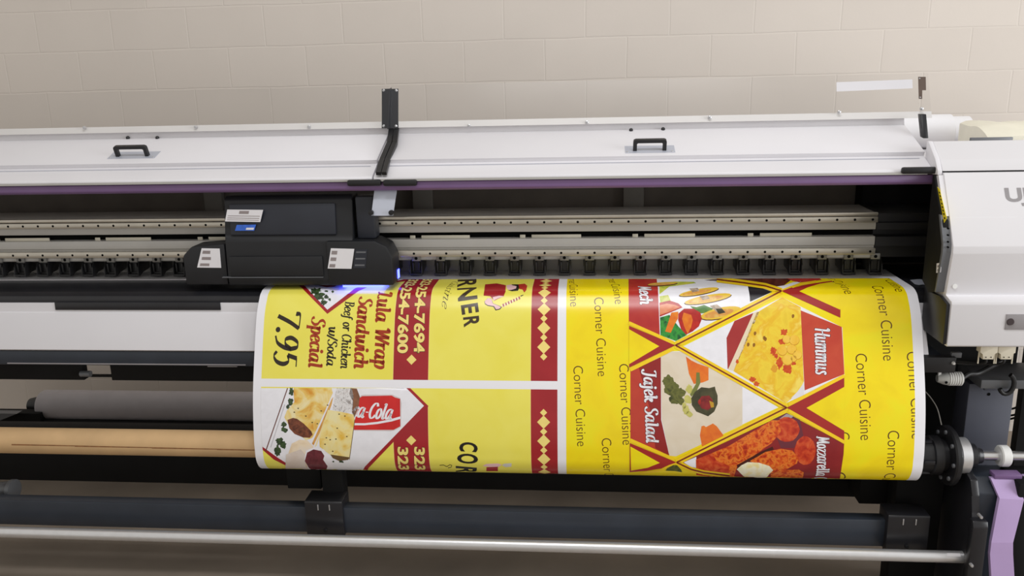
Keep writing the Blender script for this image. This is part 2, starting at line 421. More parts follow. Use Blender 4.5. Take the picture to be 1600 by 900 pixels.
def lid_point(px, py):
    """point of the lid's upper slope seen at a pixel"""
    a, b = Vector((2.957, 1.626)), Vector((3.205, 1.722)); d = ray(px, py)
    n_ = Vector((-(b - a).y, (b - a).x))
    t = (n_.dot(a) - n_.x * CAM.y - n_.y * CAM.z) / (n_.x * d.y + n_.y * d.z)
    return CAM + d * t
SL = (Vector((0, 3.205, 1.722)) - Vector((0, 2.957, 1.626))).normalized()
def make_handle(px0, px1, py, lid):
    A = lid_point(px0, py); B = lid_point(px1, py); c = (A + B) / 2; w = (B.x - A.x) / 2
    mx = frame_mtx((c.x, c.y, c.z), (1, 0, 0), SL)
    bm = NB(); box(bm, -w - .028, w + .03, -.022, .035, 0, .0015, mtx=mx)
    pl = part('handle_plate', bm, M['plate'], lid)
    bm = NB()
    out = cat([(-w, 0), (-w - .004, .03), (-w + .008, .042), (0, .044), (w - .008, .042), (w + .004, .03), (w, 0)], 5)
    out = [(-w, 0.001), (-w, .034), (-w + .002, .040), (-w + .009, .043), (w - .009, .043), (w - .002, .040), (w, .034), (w, .001)]
    inn = [(w - .013, .001), (w - .013, .028), (w - .017, .031), (-w + .017, .031), (-w + .013, .028), (-w + .013, .001)]
    pts = out + inn
    va = [bm.verts.new(mx @ Vector((x, -.007, z))) for x, z in pts]; vb = [bm.verts.new(mx @ Vector((x, .007, z))) for x, z in pts]
    n_ = len(pts)
    bm.faces.new(va); bm.faces.new(vb[::-1])
    for i in range(n_): bm.faces.new((va[i], vb[i], vb[(i + 1) % n_], va[(i + 1) % n_]))
    part('handle', bm, M['black'], lid)
    for sx in (w + .02, -w - .02):
        bm = NB(); lathe(bm, [(0.0016, .0035), (.003, .003)], (0, 0, 0), 'z', 12)
        for v in bm.verts: v.co = mx @ (v.co + Vector((sx, -.012, 0)))
        part('screw', bm, M['screw'], lid)
make_handle(183, 233, 244, lids[0]); make_handle(989, 1041, 235, lids[1])
for px, py, l in ((200, 216, lids[0]), (246, 216, lids[0]), (986, 204, lids[1]), (1036, 202.5, lids[1])):
    c = lid_point(px, py); mx = frame_mtx(c, (1, 0, 0), SL)
    bm = NB(); lathe(bm, [(0, .0075), (.005, .007), (.008, .004)], (0, 0, 0), 'z', 16)
    for v in bm.verts: v.co = mx @ v.co
    part('rubber_stopper', bm, M['black'], l)

bm = NB(); prism(bm, [(2.833, 1.560), (2.835, 1.574), (2.863, 1.608), (2.934, 1.661), (2.946, 1.661), (2.946, 1.60), (2.9, 1.556)], XC - .0035 - .014, XC - .0028, bev=.0015); part('lid_end_cap', bm, M['white'], lids[1])
# purple front rail under the lid
bm = NB(); prism(bm, [(2.880, 1.524), (2.872, 1.532), (2.871, 1.540), (2.873, 1.5555), (2.930, 1.5555), (2.930, 1.524)], XW, XC - .004, bev=.002); part('purple_front_rail', bm, M['purple'])
def catch(px0, px1, py):
    a, b = xY(px0, py, 2.862), xY(px1, py, 2.862); z = zY((px0 + px1) / 2, py, 2.862)
    bm = NB(); box(bm, a, b, 2.850, 2.8705, z - .011, z + .011, bev=.007); part('cover_catch', bm, M['black'])
catch(543, 596, 285.5); catch(599, 652, 285.5); catch(1408, 1470, 266)

# hinge arm lying over the lid seam
bm = NB()
path = [atY(617, 203, 3.165), atY(614, 226, 3.05), atY(603, 252, 2.955), atY(597, 274, 2.865)]
for A, B in zip(path, path[1:]):
    d = B - A; up = Vector((0, -d.z, d.y)).normalized()
    if up.z < 0: up = -up
    for s0, s1 in ((-.021, -.003), (.0, .017)):
        vs = []
        for P in (A, B):
            for x_, h in ((s0, .001), (s1, .001), (s1, .013), (s0, .013)): vs.append(bm.verts.new(P + Vector((x_, 0, 0)) + up * h))
        for f in ((0, 1, 2, 3), (7, 6, 5, 4), (0, 4, 5, 1), (1, 5, 6, 2), (2, 6, 7, 3), (3, 7, 4, 0)): bm.faces.new([vs[i] for i in f])
arm = part('hinge_arm', bm, M['black'], smooth=False)

# grey latch tongue hanging under the purple rail
A, B, C_, D_ = atY(585, 297, 2.895), atY(620, 297, 2.895), atY(614, 337, 2.855), atY(580, 337, 2.855)
bm = NB(); vs = [bm.verts.new(p) for p in (A, B, C_, D_)]; vs2 = [bm.verts.new(p + Vector((0, .004, 0))) for p in (A, B, C_, D_)]
bm.faces.new(vs); bm.faces.new(vs2[::-1])
for i in range(4): bm.faces.new((vs[i], vs2[i], vs2[(i + 1) % 4], vs[(i + 1) % 4]))
tong = part('latch_tongue', bm, M['plate'], smooth=False)
for px in (580, 611.5):
    c = atY(px, 332, 2.852); bm = NB(); lathe(bm, [(-.008, .004), (-.007, .009), (.004, .009)], c, 'y', 18); part('latch_knob', bm, M['black'], tong)

# raised clear covers
def cover(x0, x1, screws, lidname):
    bm = NB()
    prism(bm, [(3.150, 1.729), (3.154, 1.729), (3.224, 1.882), (3.220, 1.882)], x0, x1)
    c = part('clear_cover', bm, M['acrylic'], smooth=False)
    bm = NB(); prism(bm, [(3.146, 1.7265), (3.1495, 1.7265), (3.1595, 1.749), (3.156, 1.749)], x0, x1)
    part('edge_strip', bm, M['strip'], c, smooth=False)
    for px, py in screws:
        p = atY(px, py, 3.146); bm = NB(); lathe(bm, [(-.006, .003), (-.004, .006), (.004, .006)], p, 'y', 14); part('screw', bm, M['screw'], c)
    return c
XB = xY(1450, 150, 3.2)
cl = cover(XW, XS - .004, [(132, 199.5), (306, 198.5), (483, 198)], 'left')
cr = cover(XS + .004, XB, [(733, 196.5), (917, 191), (1109, 183.5), (1311, 175), (1440, 170)], 'right')
def on_cover(px, py, off=0.0):
    d = ray(px, py); a = Vector((3.150, 1.729)); e = Vector((3.220 - 3.150, 1.882 - 1.729)); n_ = Vector((-e.y, e.x)).normalized()
    t = (n_.dot(a) + off - n_.x * CAM.y - n_.y * CAM.z) / (n_.x * d.y + n_.y * d.z); return CAM + d * t
def plate_on_cover(pts, m, name, thick=.002, parent=None):
    bm = NB(); A = [bm.verts.new(on_cover(*p, off=.001)) for p in pts]; B = [bm.verts.new(on_cover(*p, off=.001 + thick)) for p in pts]
    bm.faces.new(A); bm.faces.new(B[::-1]); n_ = len(pts)
    for i in range(n_): bm.faces.new((A[i], B[i], B[(i + 1) % n_], A[(i + 1) % n_]))
    return part(name, bm, m, parent, smooth=False)
plate_on_cover([(1307, 128.5), (1425.5, 124), (1426, 138), (1307, 143)], M['tape'], 'label_strip', .001, cr)
plate_on_cover([(1434.5, 120), (1446.5, 120), (1447, 141), (1441, 141), (1441, 154.5), (1435.5, 154.5)], M['brown'], 'corner_bracket', .003, cr)
for p in ((1437, 122.5), (1438, 152)): plate_on_cover([(p[0] - 1.2, p[1] - .8), (p[0] + 1.2, p[1] - .8), (p[0] + 1.2, p[1] + .8), (p[0] - 1.2, p[1] + .8)], M['screw'], 'screw', .005, cr)
for x0, x1, c in ((596.5, 608, cl), (609.5, 622.5, cr)):
    plate_on_cover([(x0, 139), (x1, 138.5), (x1, 200.5), (x0, 200.5)], M['satin'], 'hinge_plate', .004, c)
    for p in ((599.5 if x0 < 600 else 619, 141.5), (599.5 if x0 < 600 else 618.5, 197)):
        bm = NB(); q = on_cover(*p, off=.006); lathe(bm, [(-.002, .003), (0, .0055), (.003, .0055)], q, 'y', 12); part('screw', bm, M['screw'], c)
bm = NB(); A = on_cover(607.8, 201, .004); B = on_cover(607.8, 137, .004)
prism(bm, [(A.y, A.z), (B.y, B.z), (B.y - .03, B.z - .004), (A.y - .03, A.z)], A.x, A.x + .004); part('hinge_fin', bm, M['satin'], cl, smooth=False)
# black end stay at the right of the lid
bm = NB(); zt, zb = zY(1444, 178, 3.10), 1.662
prism(bm, [(3.045, zb), (3.075, zb + .004), (3.115, zt), (3.085, zt)], xY(1440.5, 190, 3.07), xY(1449, 190, 3.07), bev=.002); part('end_stay', bm, M['black'])

# interior
bm = NB(); box(bm, XW, 1.455, 3.36, 3.40, 1.10, 1.565); part('rear_panel', bm, M['olive'], smooth=False)
for px0, px1 in ((645, 675), (974, 1006), (319, 347)):
    bm = NB(); box(bm, xY(px0, 318, 3.33), xY(px1, 318, 3.33), 3.33, 3.36, 1.20, 1.56, bev=.003); part('rear_post', bm, M['post'])
XE = xY(1371, 345, 2.99)
def Z3(py): return zY(1000, py, 3.0)
bm = NB()
prism(bm, [(3.20, 1.409), (3.0, 1.409), (3.0, Z3(361)), (3.05, Z3(361)), (3.05, Z3(371.5)), (2.998, Z3(371.5)), (2.998, Z3(384.5)), (3.006, Z3(386)), (3.006, Z3(404)), (3.0, Z3(405)), (3.20, Z3(405))], XW, XE, bev=.0015)
beam = part('guide_beam', bm, M['beam'])
def hole_disc(bm, x, y, z, r=.0045, mi=1):
    vs = [bm.verts.new((x + r * math.cos(k * math.pi / 6), y, z + r * math.sin(k * math.pi / 6))) for k in range(12)]
    f = bm.faces.new(vs); f.material_index = mi
for z0, z1 in ((Z3(349.3), Z3(340.5)), (Z3(398), Z3(388.5))):
    bm = NB(); box(bm, XW, XE, 2.984, 3.0055 if z0 < 1.3 else 2.9995, z0, z1, bev=.002)
    x = XE - .018
    while x > XW + .05:
        hole_disc(bm, x, 2.9838, (z0 + z1) / 2); x -= .0607
    part('linear_rail', bm, [M['rail'], M['hole']], beam)
bm = NB(); box(bm, XW, XE, 2.985, 2.9995, 1.4005, 1.4135, bev=.003); part('top_strip', bm, M['rail'], beam)
bm = NB(); box(bm, XW, XE - .002, 3.03, 3.049, Z3(371.2), Z3(361.3)); part('slot_backing', bm, M['hole'], beam)
# cream plates in the slot of the beam
p0 = xY(744, 369, 3.03)   # a plate's right end; pattern repeats
k = 0
for n_ in range(-9, 6):
    base = xY(735, 369, 3.03) + n_ * .4115
    for a, b in ((-.182, 0), (-.225, -.205)):
        x0, x1 = base + a, base + b
        if x1 > XE - .02 or x0 < XW + .05: continue
        bm = NB(); box(bm, x0, x1, 3.012, 3.016, Z3(372.5), Z3(366.5), bev=.0012); part('slot_plate', bm, M['tab'], beam)
# beam's right end at the parking station, cabinet shade painted in as near-black
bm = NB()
prism(bm, [(3.24, 1.405), (3.01, 1.405), (3.01, Z3(350)), (2.996, Z3(351)), (2.996, Z3(361)), (3.03, Z3(363)), (3.03, Z3(371)), (2.996, Z3(372)), (2.996, Z3(386)), (3.02, Z3(388)), (3.02, 1.247), (3.24, 1.247)], XE + .001, 1.445); part('shaded_beam_end', bm, M['shadowbeam'])
bm = NB(); box(bm, xY(1344, 300, 3.3), 1.44, 3.27, 3.355, 1.17, 1.554); part('parking_shroud', bm, M['matte'], smooth=False)

# platen, with its rounded black nose
pl_prof = [(3.30, 1.156), (2.93, 1.1555), (2.902, 1.151), (2.880, 1.139), (2.872, 1.128), (2.872, 1.112), (3.30, 1.06)]
bm = NB(); prism(bm, pl_prof, XW, 1.45, bev=.003); platen = part('platen', bm, M['satin'])
bm = NB(); box(bm, XW, XE, 3.19, 3.20, 1.1585, 1.246); part('roller_back_strip', bm, M['beam'], platen, smooth=False)
bm = NB(); box(bm, XW, XE, 3.06, 3.189, 1.1565, 1.1595); part('platen_strip', bm, M['label'], platen, smooth=False)
# pinch rollers
def roller_mesh():
    bm = NB()
    for k in (-1, 1):    # side cheeks
        prism(bm, [(3.055, 1.252), (2.985, 1.246), (2.966, 1.222), (2.962, 1.190), (2.975, 1.184), (3.0, 1.196), (3.055, 1.20)], k * .022 - .002, k * .022 + .002, bev=.0006)
    box(bm, -.020, .020, 2.985, 3.003, 1.192, 1.25)
    for k in (-.012, .012): box(bm, k - .003, k + .003, 2.972, 3.02, 1.20, 1.235, bev=.001)
    box(bm, -.024, .024, 2.963, 2.974, 1.184, 1.193, bev=.002)
    lathe(bm, [(-.016, .010), (.016, .010)], (0, 2.992, 1.1925), 'x', 16)
    for v in bm.verts: v.co += Vector((0, .118, -.0175))
    return bm
def roller_tab():
    bm = NB(); box(bm, -.016, .016, 2.975, 2.982, 1.243, 1.264, bev=.002)
    hole_disc(bm, 0, 2.9745, 1.2535, .006)
    for v in bm.verts: v.co += Vector((0, .02, .0005))
    return bm
x = 1.022; first = None
XCL0, XCL1 = xY(300, 420, 2.9), xY(600, 420, 2.9)
while x > -2.75:
    if not (XCL0 + .03 < x < XCL1 - .03):
        if first is None:
            bm = roller_mesh()
            first = part('pinch_roller', bm, M['roller'], platen); ft = part('roller_tab', roller_tab(), [M['rollertab'], M['hole']], platen)
            first.location = (x * 1.0404, 0, 0); ft.location = (x * 1.0067, 0, 0)
        else:
            for s_, f_ in ((first, 1.0404), (ft, 1.0067)):
                c = s_.copy(); COL.objects.link(c); c.parent = platen; c.location = (x * f_, 0, 0)
    x -= .0915

# white apron and black bars below it
XA = xY(1452.5, 540, 2.79)
bm = NB()
prism(bm, [(2.876, 1.1165), (2.8655, 1.1165), (2.8645, 1.082), (2.861, 1.080), (2.789, .957), (2.80, .95), (2.886, 1.108)], XW, XA, bev=.0012); apron = part('front_apron', bm, M['white'])
def apron_x(px): return xY(px, 470, 2.86)
bm = NB(); prism(bm, [(2.8652, 1.119), (2.8615, 1.119), (2.8605, 1.0905), (2.8642, 1.0905)], apron_x(84), apron_x(343), bev=.0008); part('access_flap', bm, M['satin'], apron)
bm = NB(); box(bm, XW, XC + .05, 2.795, 2.95, .894, .950, bev=.004); lb = part('lower_rail', bm, M['blue_beam'])
bm = NB(); box(bm, xY(12, 569, 2.794), xY(384, 569, 2.794), 2.792, 2.796, zY(200, 569.5, 2.794), zY(200, 568, 2.794)); part('edge_bead', bm, M['panelgrey'], lb)
bm = NB(); box(bm, xY(324, 572, 2.80), xY(370, 572, 2.80), 2.80, 2.83, zY(340, 573.5, 2.80), .896, bev=.001); part('grey_bracket', bm, M['panelgrey'], lb)
for x0, x1 in ((XW, xY(131, 588, 2.9)), (xY(174, 588, 2.9), XC)):
    bm = NB(); box(bm, x0, x1, 2.9, 2.93, zY(300, 595.5, 2.9), .90, bev=.002); part('lower_valance', bm, M['matte'])
bm = NB(); box(bm, xY(137, 583, 2.915), xY(176, 583, 2.915), 2.91, 2.93, zY(150, 588.5, 2.915), zY(150, 586.5, 2.915)); part('cross_wire', bm, M['matte'])
bm = NB(); c = atY(134, 584, 2.89); lathe(bm, [(-.02, .012), (.02, .012)], c, 'x', 14); part('cable_grommet', bm, M['gunmetal'])
# heavy black crossbeam of the stand
bm = NB(); box(bm, XW, xY(1400, 765, 3.1), 3.10, 3.17, zY(800, 766, 3.1), zY(250, 660.5, 3.17), bev=.004); part('stand_crossbeam', bm, M['matte'])
# supply roll carrier behind
bm = NB(); box(bm, XW, 1.1, 3.60, 3.66, .10, zY(200, 661, 3.6), bev=.004); sbm = part('supply_crossbeam', bm, M['matte'])
bm = NB(); box(bm, XW, xY(62, 650, 3.6), 3.601, 3.66, zY(200, 662, 3.6), zY(40, 646, 3.6), bev=.003); part('supply_upright', bm, M['matte'], sbm)
bm = NB(); prism(bm, [(XW, zY(0, 655, 3.58)), (xY(0, 655, 3.58), zY(0, 656, 3.58)), (xY(31, 646, 3.58), zY(31, 644, 3.58)), (XW, zY(0, 643, 3.58))], 3.56, 3.60, 'y'); part('supply_bracket', bm, M['gunmetal'], smooth=False)

# print carriage -----------------------------------------------------------
YC = 2.885
def cx(px, py=400, Y=YC): return xY(px, py, Y)
car_b = NB()
prism(car_b, [(3.0, 1.505), (2.93, 1.505), (2.915, 1.49), (2.900, 1.36), (YC, 1.345), (2.878, 1.20), (2.885, 1.178), (3.0, 1.178)][0:8], cx(347, 340), cx(548, 340), bev=.006)
carriage = part('print_carriage', car_b, M['carriage'])
bm = NB(); prism(bm, [(2.915, 1.475), (2.905, 1.478), (2.8915, 1.366), (2.902, 1.362)], cx(356, 340), cx(522, 340), bev=.004); part('front_cover', bm, M['carriage_face'], carriage)
bm = NB(); prism(bm, [(cx(285), 1.29), (cx(300), 1.325), (cx(352), 1.335), (cx(352), 1.18), (cx(285), 1.18)], 2.885, 2.985, 'y', bev=.008); part('lamp_housing', bm, M['carriage'], carriage)
bm = NB(); prism(bm, [(cx(512), 1.345), (cx(588), 1.345), (cx(606), 1.325), (cx(614), 1.285), (cx(614), 1.18), (cx(512), 1.18)], 2.872, 2.985, 'y', bev=.008); lampR = part('lamp_housing', bm, M['carriage'], carriage)
bm = NB(); box(bm, cx(553, 340), cx(582, 340), 2.91, 2.98, 1.345, 1.50, bev=.008); part('duct_block', bm, M['carriage_face'], carriage)
bm = NB(); box(bm, cx(359), cx(505), 2.872, 2.88, 1.215, 1.29, bev=.003); part('access_panel', bm, M['carriage'], carriage)
bm = NB(); box(bm, cx(346), cx(504), 2.870, 2.884, zY(430, 433.8, 2.872), zY(430, 432.8, 2.872)); part('bright_trim', bm, M['gunmetal'], carriage)
def sticker(name, quad, Y, m, lines=(), lm=None, parent=None):
    bm = NB(); A = [bm.verts.new(atY(p[0], p[1], Y)) for p in quad]; B = [bm.verts.new(v.co + Vector((0, .0015, 0))) for v in A]
    bm.faces.new(A); bm.faces.new(B[::-1])
    for i in range(4): bm.faces.new((A[i], B[i], B[(i + 1) % 4], A[(i + 1) % 4]))
    for f in bm.faces: f.material_index = 0
    a, b, c, d = [Vector(q) for q in quad]
    for u0, u1, v0, v1 in lines:
        def L(u, v): return (a * (1 - u) + b * u) * (1 - v) + (d * (1 - u) + c * u) * v
        f = bm.faces.new([bm.verts.new(atY(*L(u, v), Y - .0004)) for u, v in ((u0, v0), (u1, v0), (u1, v1), (u0, v1))]); f.material_index = 1
    return part(name, bm, [m, lm or m], parent, smooth=False)
sticker('white_label', [(355, 327.5), (411, 328), (406.5, 347), (351.5, 346)], 2.889, M['label'], [(.35, .62, .1, .35), (.05, .95, .5, .55), (.05, .95, .68, .73), (.05, .95, .84, .88)], M['labelink'], carriage)
sticker('blue_label', [(370, 351.5), (400, 351), (397, 360.5), (367, 360.5)], 2.889, M['bluelabel'], [(.55, .95, .5, .85)], M['label'], carriage)
sticker('warning_label', [(315, 388), (343, 388.5), (345.5, 418.5), (308, 418)], 2.8835, M['label'], [(.1, .5, .12, .28), (.12, .55, .45, .6), (.1, .5, .78, .92)], M['labelink'], carriage)
sticker('warning_label', [(517, 388), (553.5, 389), (549, 420), (512, 419.5)], 2.870, M['label'], [(.06, .3, .12, .3), (.06, .3, .45, .62), (.06, .3, .78, .94)], M['labelink'], carriage)
sticker('grey_grille', [(555, 390), (574, 390), (571, 419), (552, 419)], 2.870, M['carriage_face'], [(.1, .9, .1, .18), (.1, .9, .45, .53), (.1, .9, .8, .88)], M['gunmetal'], carriage)
bm = NB(); box(bm, cx(536, 440), cx(598, 440), 2.878, 2.975, 1.1725, 1.1805); part('uv_lamp', bm, M['uv'], carriage, smooth=False)
bm = NB(); box(bm, cx(613), cx(615), 2.94, 2.965, 1.19, 1.222); part('uv_lamp_window', bm, M['uv'], carriage, smooth=False)

# right-hand cabinet ---------------------------------------------------------
cab = [(2.829, 1.567), (2.750, 1.433), (2.702, 1.348), (2.699, 1.325), (2.716, 1.192), (2.719, 1.183), (2.672, 1.176), (2.668, 1.166), (2.668, 1.029), (2.672, 1.024), (2.86, 1.024), (2.86, 1.567)]
XR2 = 2.5
bm = NB(); prism(bm, cab, XC, XR2, bev=.002); cabinet = part('end_cabinet', bm, M['cabinet'])
bm = NB(); box(bm, 1.46, XR2, 2.861, 3.36, 1.024, 1.566, bev=.003); part('cabinet_body', bm, M['cabinet'], cabinet)
bm = NB(); prism(bm, [(2.833, 1.572), (2.863, 1.606), (2.934, 1.660), (2.946, 1.660), (2.946, 1.572)], XC - .002, XR2, bev=.002); part('cabinet_cover', bm, M['cabinet'], cabinet)
bm = NB(); box(bm, XC, XR2, 2.84, 2.945, 1.5665, 1.5725); part('cover_gap', bm, M['matte'], cabinet, smooth=False)
c = atY(1491, 447, 2.716); bm = NB(); lathe(bm, [(-.006, .003), (-.006, .0075), (.004, .008)], c, 'y', 18); part('screw', bm, M['nylon'], cabinet)
bm = NB(); box(bm, xY(1571, 503, 2.667), xY(1640, 503, 2.667), 2.665, 2.672, zY(1590, 515, 2.667), zY(1590, 491, 2.667), bev=.001); sw = part('switch_plate', bm, M['panelgrey'], cabinet)
c = atY(1579, 503, 2.664); bm = NB(); lathe(bm, [(-.003, .010), (.003, .0125)], c, 'y', 20); part('push_button', bm, M['darkbutton'], sw)
# lettering on the sloping facet
fa, fb = Vector((0, 2.829, 1.567)), Vector((0, 2.750, 1.433)); up = (fa - fb).normalized()
def facet(px, py):
    d = ray(px, py); n_ = Vector((0, -up.z, up.y)); t = n_.dot(fb - CAM) / n_.dot(d); return CAM + d * t
vs, fs = font_mesh('UJV', .035)
o_ = facet(1572, 314.5); h_ = (facet(1572, 293.5) - o_).length / .73; mx = frame_mtx(o_, (1, 0, 0), up)
x0_ = span('UJV', .035)[0]
bm = NB(); V = [bm.verts.new(mx @ Vector(((x - x0_) * h_ * 1.22, y * h_, .0008))) for x, y in vs]
for f in fs: bm.faces.new([V[i] for i in f])
part('model_lettering', bm, M['panelgrey'], cabinet, smooth=False)
# inner side plate, its holes, white chamfer, yellow and white labels
bm = NB(); prism(bm, [(2.79, 1.47), (2.745, 1.42), (2.722, 1.348), (2.720, 1.325), (2.738, 1.19), (2.80, 1.172), (2.858, 1.20), (2.858, 1.556), (2.845, 1.556)], XC - .022, XC - .004, bev=.001); sp = part('side_plate', bm, M['matte'])
bm = NB(); prism(bm, [(2.772, 1.44), (2.728, 1.352), (2.725, 1.325), (2.742, 1.19), (2.735, 1.19), (2.7125, 1.325), (2.7145, 1.352), (2.758, 1.44)], XC - .026, XC - .001); part('front_flange', bm, M['gunmetal'], sp)
for py in (357, 367, 377, 385):
    c = atY(1479.5, py, 2.72); bm = NB(); lathe(bm, [(-.0035, .003), (.003, .003)], (XC - .014, atX(1481, py, XC - .014).y - .001, c.z), 'y', 12); part('flange_hole', bm, M['hole'], sp)
bm = NB(); prism(bm, [(2.845, 1.556), (2.768, 1.437), (2.754, 1.437), (2.829, 1.560)], XC - .016, XC - .0005); part('white_trim', bm, M['white'], sp)
XI = XC - .0235
def side_quad(quad, m, name, parent, X=XI, off=.0):
    bm = NB(); A = [bm.verts.new(atX(p[0], p[1], X)) for p in quad]; B = [bm.verts.new(v.co + Vector((.0012, 0, 0))) for v in A]
    bm.faces.new(A); bm.faces.new(B[::-1]); n_ = len(quad)
    for i in range(n_): bm.faces.new((A[i], B[i], B[(i + 1) % n_], A[(i + 1) % n_]))
    return part(name, bm, m, parent, smooth=False)
yl = side_quad([(1464.5, 292), (1468, 296), (1479, 341), (1475, 348)], M['yellowlabel'], 'yellow_label', sp)
for t0 in (.1, .2, .3, .42, .52, .62, .72, .84):
    a = Vector((1464.5, 293)).lerp(Vector((1475, 347)), t0); side_quad([(a.x + 1.2, a.y + 1), (a.x + 3.1, a.y + 1.4), (a.x + 3.7, a.y + 4), (a.x + 1.8, a.y + 3.6)], M['matte'], 'warning_mark', yl, XI - .0004)
sl_ = side_quad([(1463.5, 411.5), (1470.5, 410.5), (1469.5, 425.5), (1462.8, 426.5)], M['label'], 'sensor_label', sp, XC - .0236)
for y0 in (414, 420): side_quad([(1464.8, y0 + .3), (1468.6, y0), (1468.2, y0 + 3.4), (1464.4, y0 + 3.7)], M['labelink'], 'label_mark', sl_, XC - .0240)
# black sloping end piece of the apron, right of the printed sheet
bm = NB(); prism(bm, [(2.885, 1.112), (2.872, 1.113), (2.868, 1.09), (2.79, .945), (2.82, .93), (2.90, 1.09)], XA + .001, XC - .001, bev=.002); part('apron_end_cap', bm, M['satin'])
bm = NB(); box(bm, XA - .006, XA + .028, 2.772, 2.80, .90, .945, bev=.003); part('end_bracket', bm, M['black'], lb)
bm = NB(); box(bm, xY(1440, 567, 2.78), xY(1492, 567, 2.78), 2.77, 2.80, zY(1465, 581, 2.78), zY(1465, 557, 2.78), bev=.003); part('corner_bracket', bm, M['black'], lb)
c = atY(1490, 567.5, 2.768); bm = NB(); lathe(bm, [(-.006, .004), (.002, .006)], c, 'y', 14); part('screw', bm, M['nylon'], lb)
bm = NB(); box(bm, xY(1484, 553, 2.80), xY(1500, 553, 2.80), 2.785, 2.80, zY(1490, 557, 2.8), zY(1490, 549, 2.8), bev=.002); part('small_bracket', bm, M['gunmetal'], lb)
bm = NB(); prism(bm, [(2.735, 1.178), (2.676, 1.165), (2.673, 1.031), (2.855, 1.031), (2.858, 1.199), (2.80, 1.171)], XC - .012, XC - .002, bev=.001); part('lower_side_plate', bm, M['black'])
# machinery under the cabinet
bm = NB(); box(bm, .98, xY(1577, 650, 3.12), 3.12, 3.16, .25, 1.023); part('rear_skirt', bm, M['matte'], smooth=False)
bm = NB(); box(bm, xY(1594, 650, 3.12), XR2, 3.12, 3.16, .05, 1.023); part('rear_skirt', bm, M['matte'], smooth=False)
for px in (1544, 1572):
    c = atY(px, 541, 2.70); zt = 1.0225
    bm = NB(); w = .027; z1, z2, z3 = c.z - .020, c.z - .023, c.z - .042
    prism(bm, [(c.x - w, zt), (c.x + w, zt), (c.x + w, z1), (c.x + .017, z2), (c.x + .017, z3), (c.x - .017, z3), (c.x - .017, z2), (c.x - w, z1)], 2.69, 2.72, 'y', bev=.0015)
    cn = part('cable_connector', bm, M['cream'])
    for k in (-1, 1):
        bm = NB(); box(bm, c.x + k * .025 - .0015, c.x + k * .025 + .0015, 2.70, 2.704, z3 - .018, z1 + .002); part('latch_pin', bm, M['cream'], cn)
    for k in (-.008, .008):
        bm = NB(); hole_disc(bm, c.x + k, 2.6885, z3 + .008, .002, 0); part('pin_hole', bm, M['hole'], cn, smooth=False)
    bm = NB(); tube(bm, cat([(c.x, 2.705, z3 + .002), (c.x, 2.71, z3 - .02), (c.x - .03, 2.76, z3 - .04), (c.x - .10, 2.80, z3 - .045), (c.x - .18, 2.82, z3 - .04)], 4), .004); part('cable', bm, M['cable'], cn)
# blue-grey stand post with its head plate
px0, px1 = xY(1509, 650, 2.95), xY(1580, 650, 2.95)
bm = NB(); box(bm, px0, px1, 2.95, 3.05, 0.0, zY(1545, 600, 2.95), bev=.004); post = part('stand_post', bm, M['greypost'])
bm = NB(); box(bm, xY(1533, 600, 2.86), XR2, 2.86, 3.05, zY(1570, 608, 2.86), zY(1570, 594, 2.86), bev=.004); part('head_plate', bm, M['gunmetal'], post)
bm = NB(); box(bm, xY(1532, 605, 2.93), xY(1568, 605, 2.93), 2.90, 2.949, zY(1550, 606, 2.93), zY(1550, 592, 2.93) - .02, bev=.004); part('stiffener', bm, M['greypost'], post)
bm = NB(); hole_disc(bm, xY(1545, 616, 2.949), 2.9485, zY(1545, 616, 2.949), .006, 0); part('bolt_hole', bm, M['hole'], post, smooth=False)
bm = NB(); c = atY(1571, 594, 2.855)
ring = [c + Vector((.024 * math.sin(a), -.012, .036 * math.cos(a) - .01)) for a in [math.radians(k) for k in range(20, 241, 20)]]
tube(bm, ring, .008); part('cable_hook', bm, M['cable'], post)
# ribbed cable fitting
c = atY(1484, 591.5, 2.80)
bm = NB(); lathe(bm, [(-.042, .012), (-.020, .021), (-.008, .0225), (.034, .0225), (.040, .019)], c, 'x', 28)
fit = part('cable_fitting', bm, M['fitting'], lb)
for k in range(6):
    bm = NB(); lathe(bm, [(-.006 + k * .0075, .0222), (-.0052 + k * .0075, .0242), (-.0018 + k * .0075, .0242), (-.001 + k * .0075, .0222)], c, 'x', 28); part('fitting_rib', bm, M['nylon'], fit)
bm = NB(); hole_disc(bm, c.x - .020, c.y - .0225, c.z - .006, .005, 0); part('fitting_hole', bm, M['hole'], fit, smooth=False)
bm = NB(); box(bm, c.x - .040, c.x - .031, c.y - .004, c.y + .004, c.z + .012, c.z + .05); part('fitting_tab', bm, M['nylon'], fit)
bm = NB(); tube(bm, cat([tuple(c + Vector((.04, 0, .002))), tuple(c + Vector((.07, .02, .01))), tuple(c + Vector((.11, .04, .006))), tuple(c + Vector((.16, .05, .03))), tuple(c + Vector((.2, .06, .05)))], 5), .009); part('sheathed_cable', bm, M['cable'], fit)
bm = NB(); tube(bm, cat([tuple(atY(*q)) for q in ((1446, 612, 2.86), (1456, 624, 2.85), (1465, 640, 2.83), (1471, 664, 2.80))], 5), .0018, 8); part('thin_cable', bm, M['post'], lb)
for q in (((1575, 640, 3.2), (1587, 637, 3.2), (1597, 630, 3.2)), ((1574, 650, 3.2), (1588, 647, 3.2), (1598, 638, 3.2)), ((1573, 656, 3.2), (1588, 652, 3.2), (1599, 646, 3.2))):
    bm = NB(); tube(bm, cat([tuple(atY(*p)) for p in q], 5), .0042); part('hanging_cable', bm, M['cable'], post)

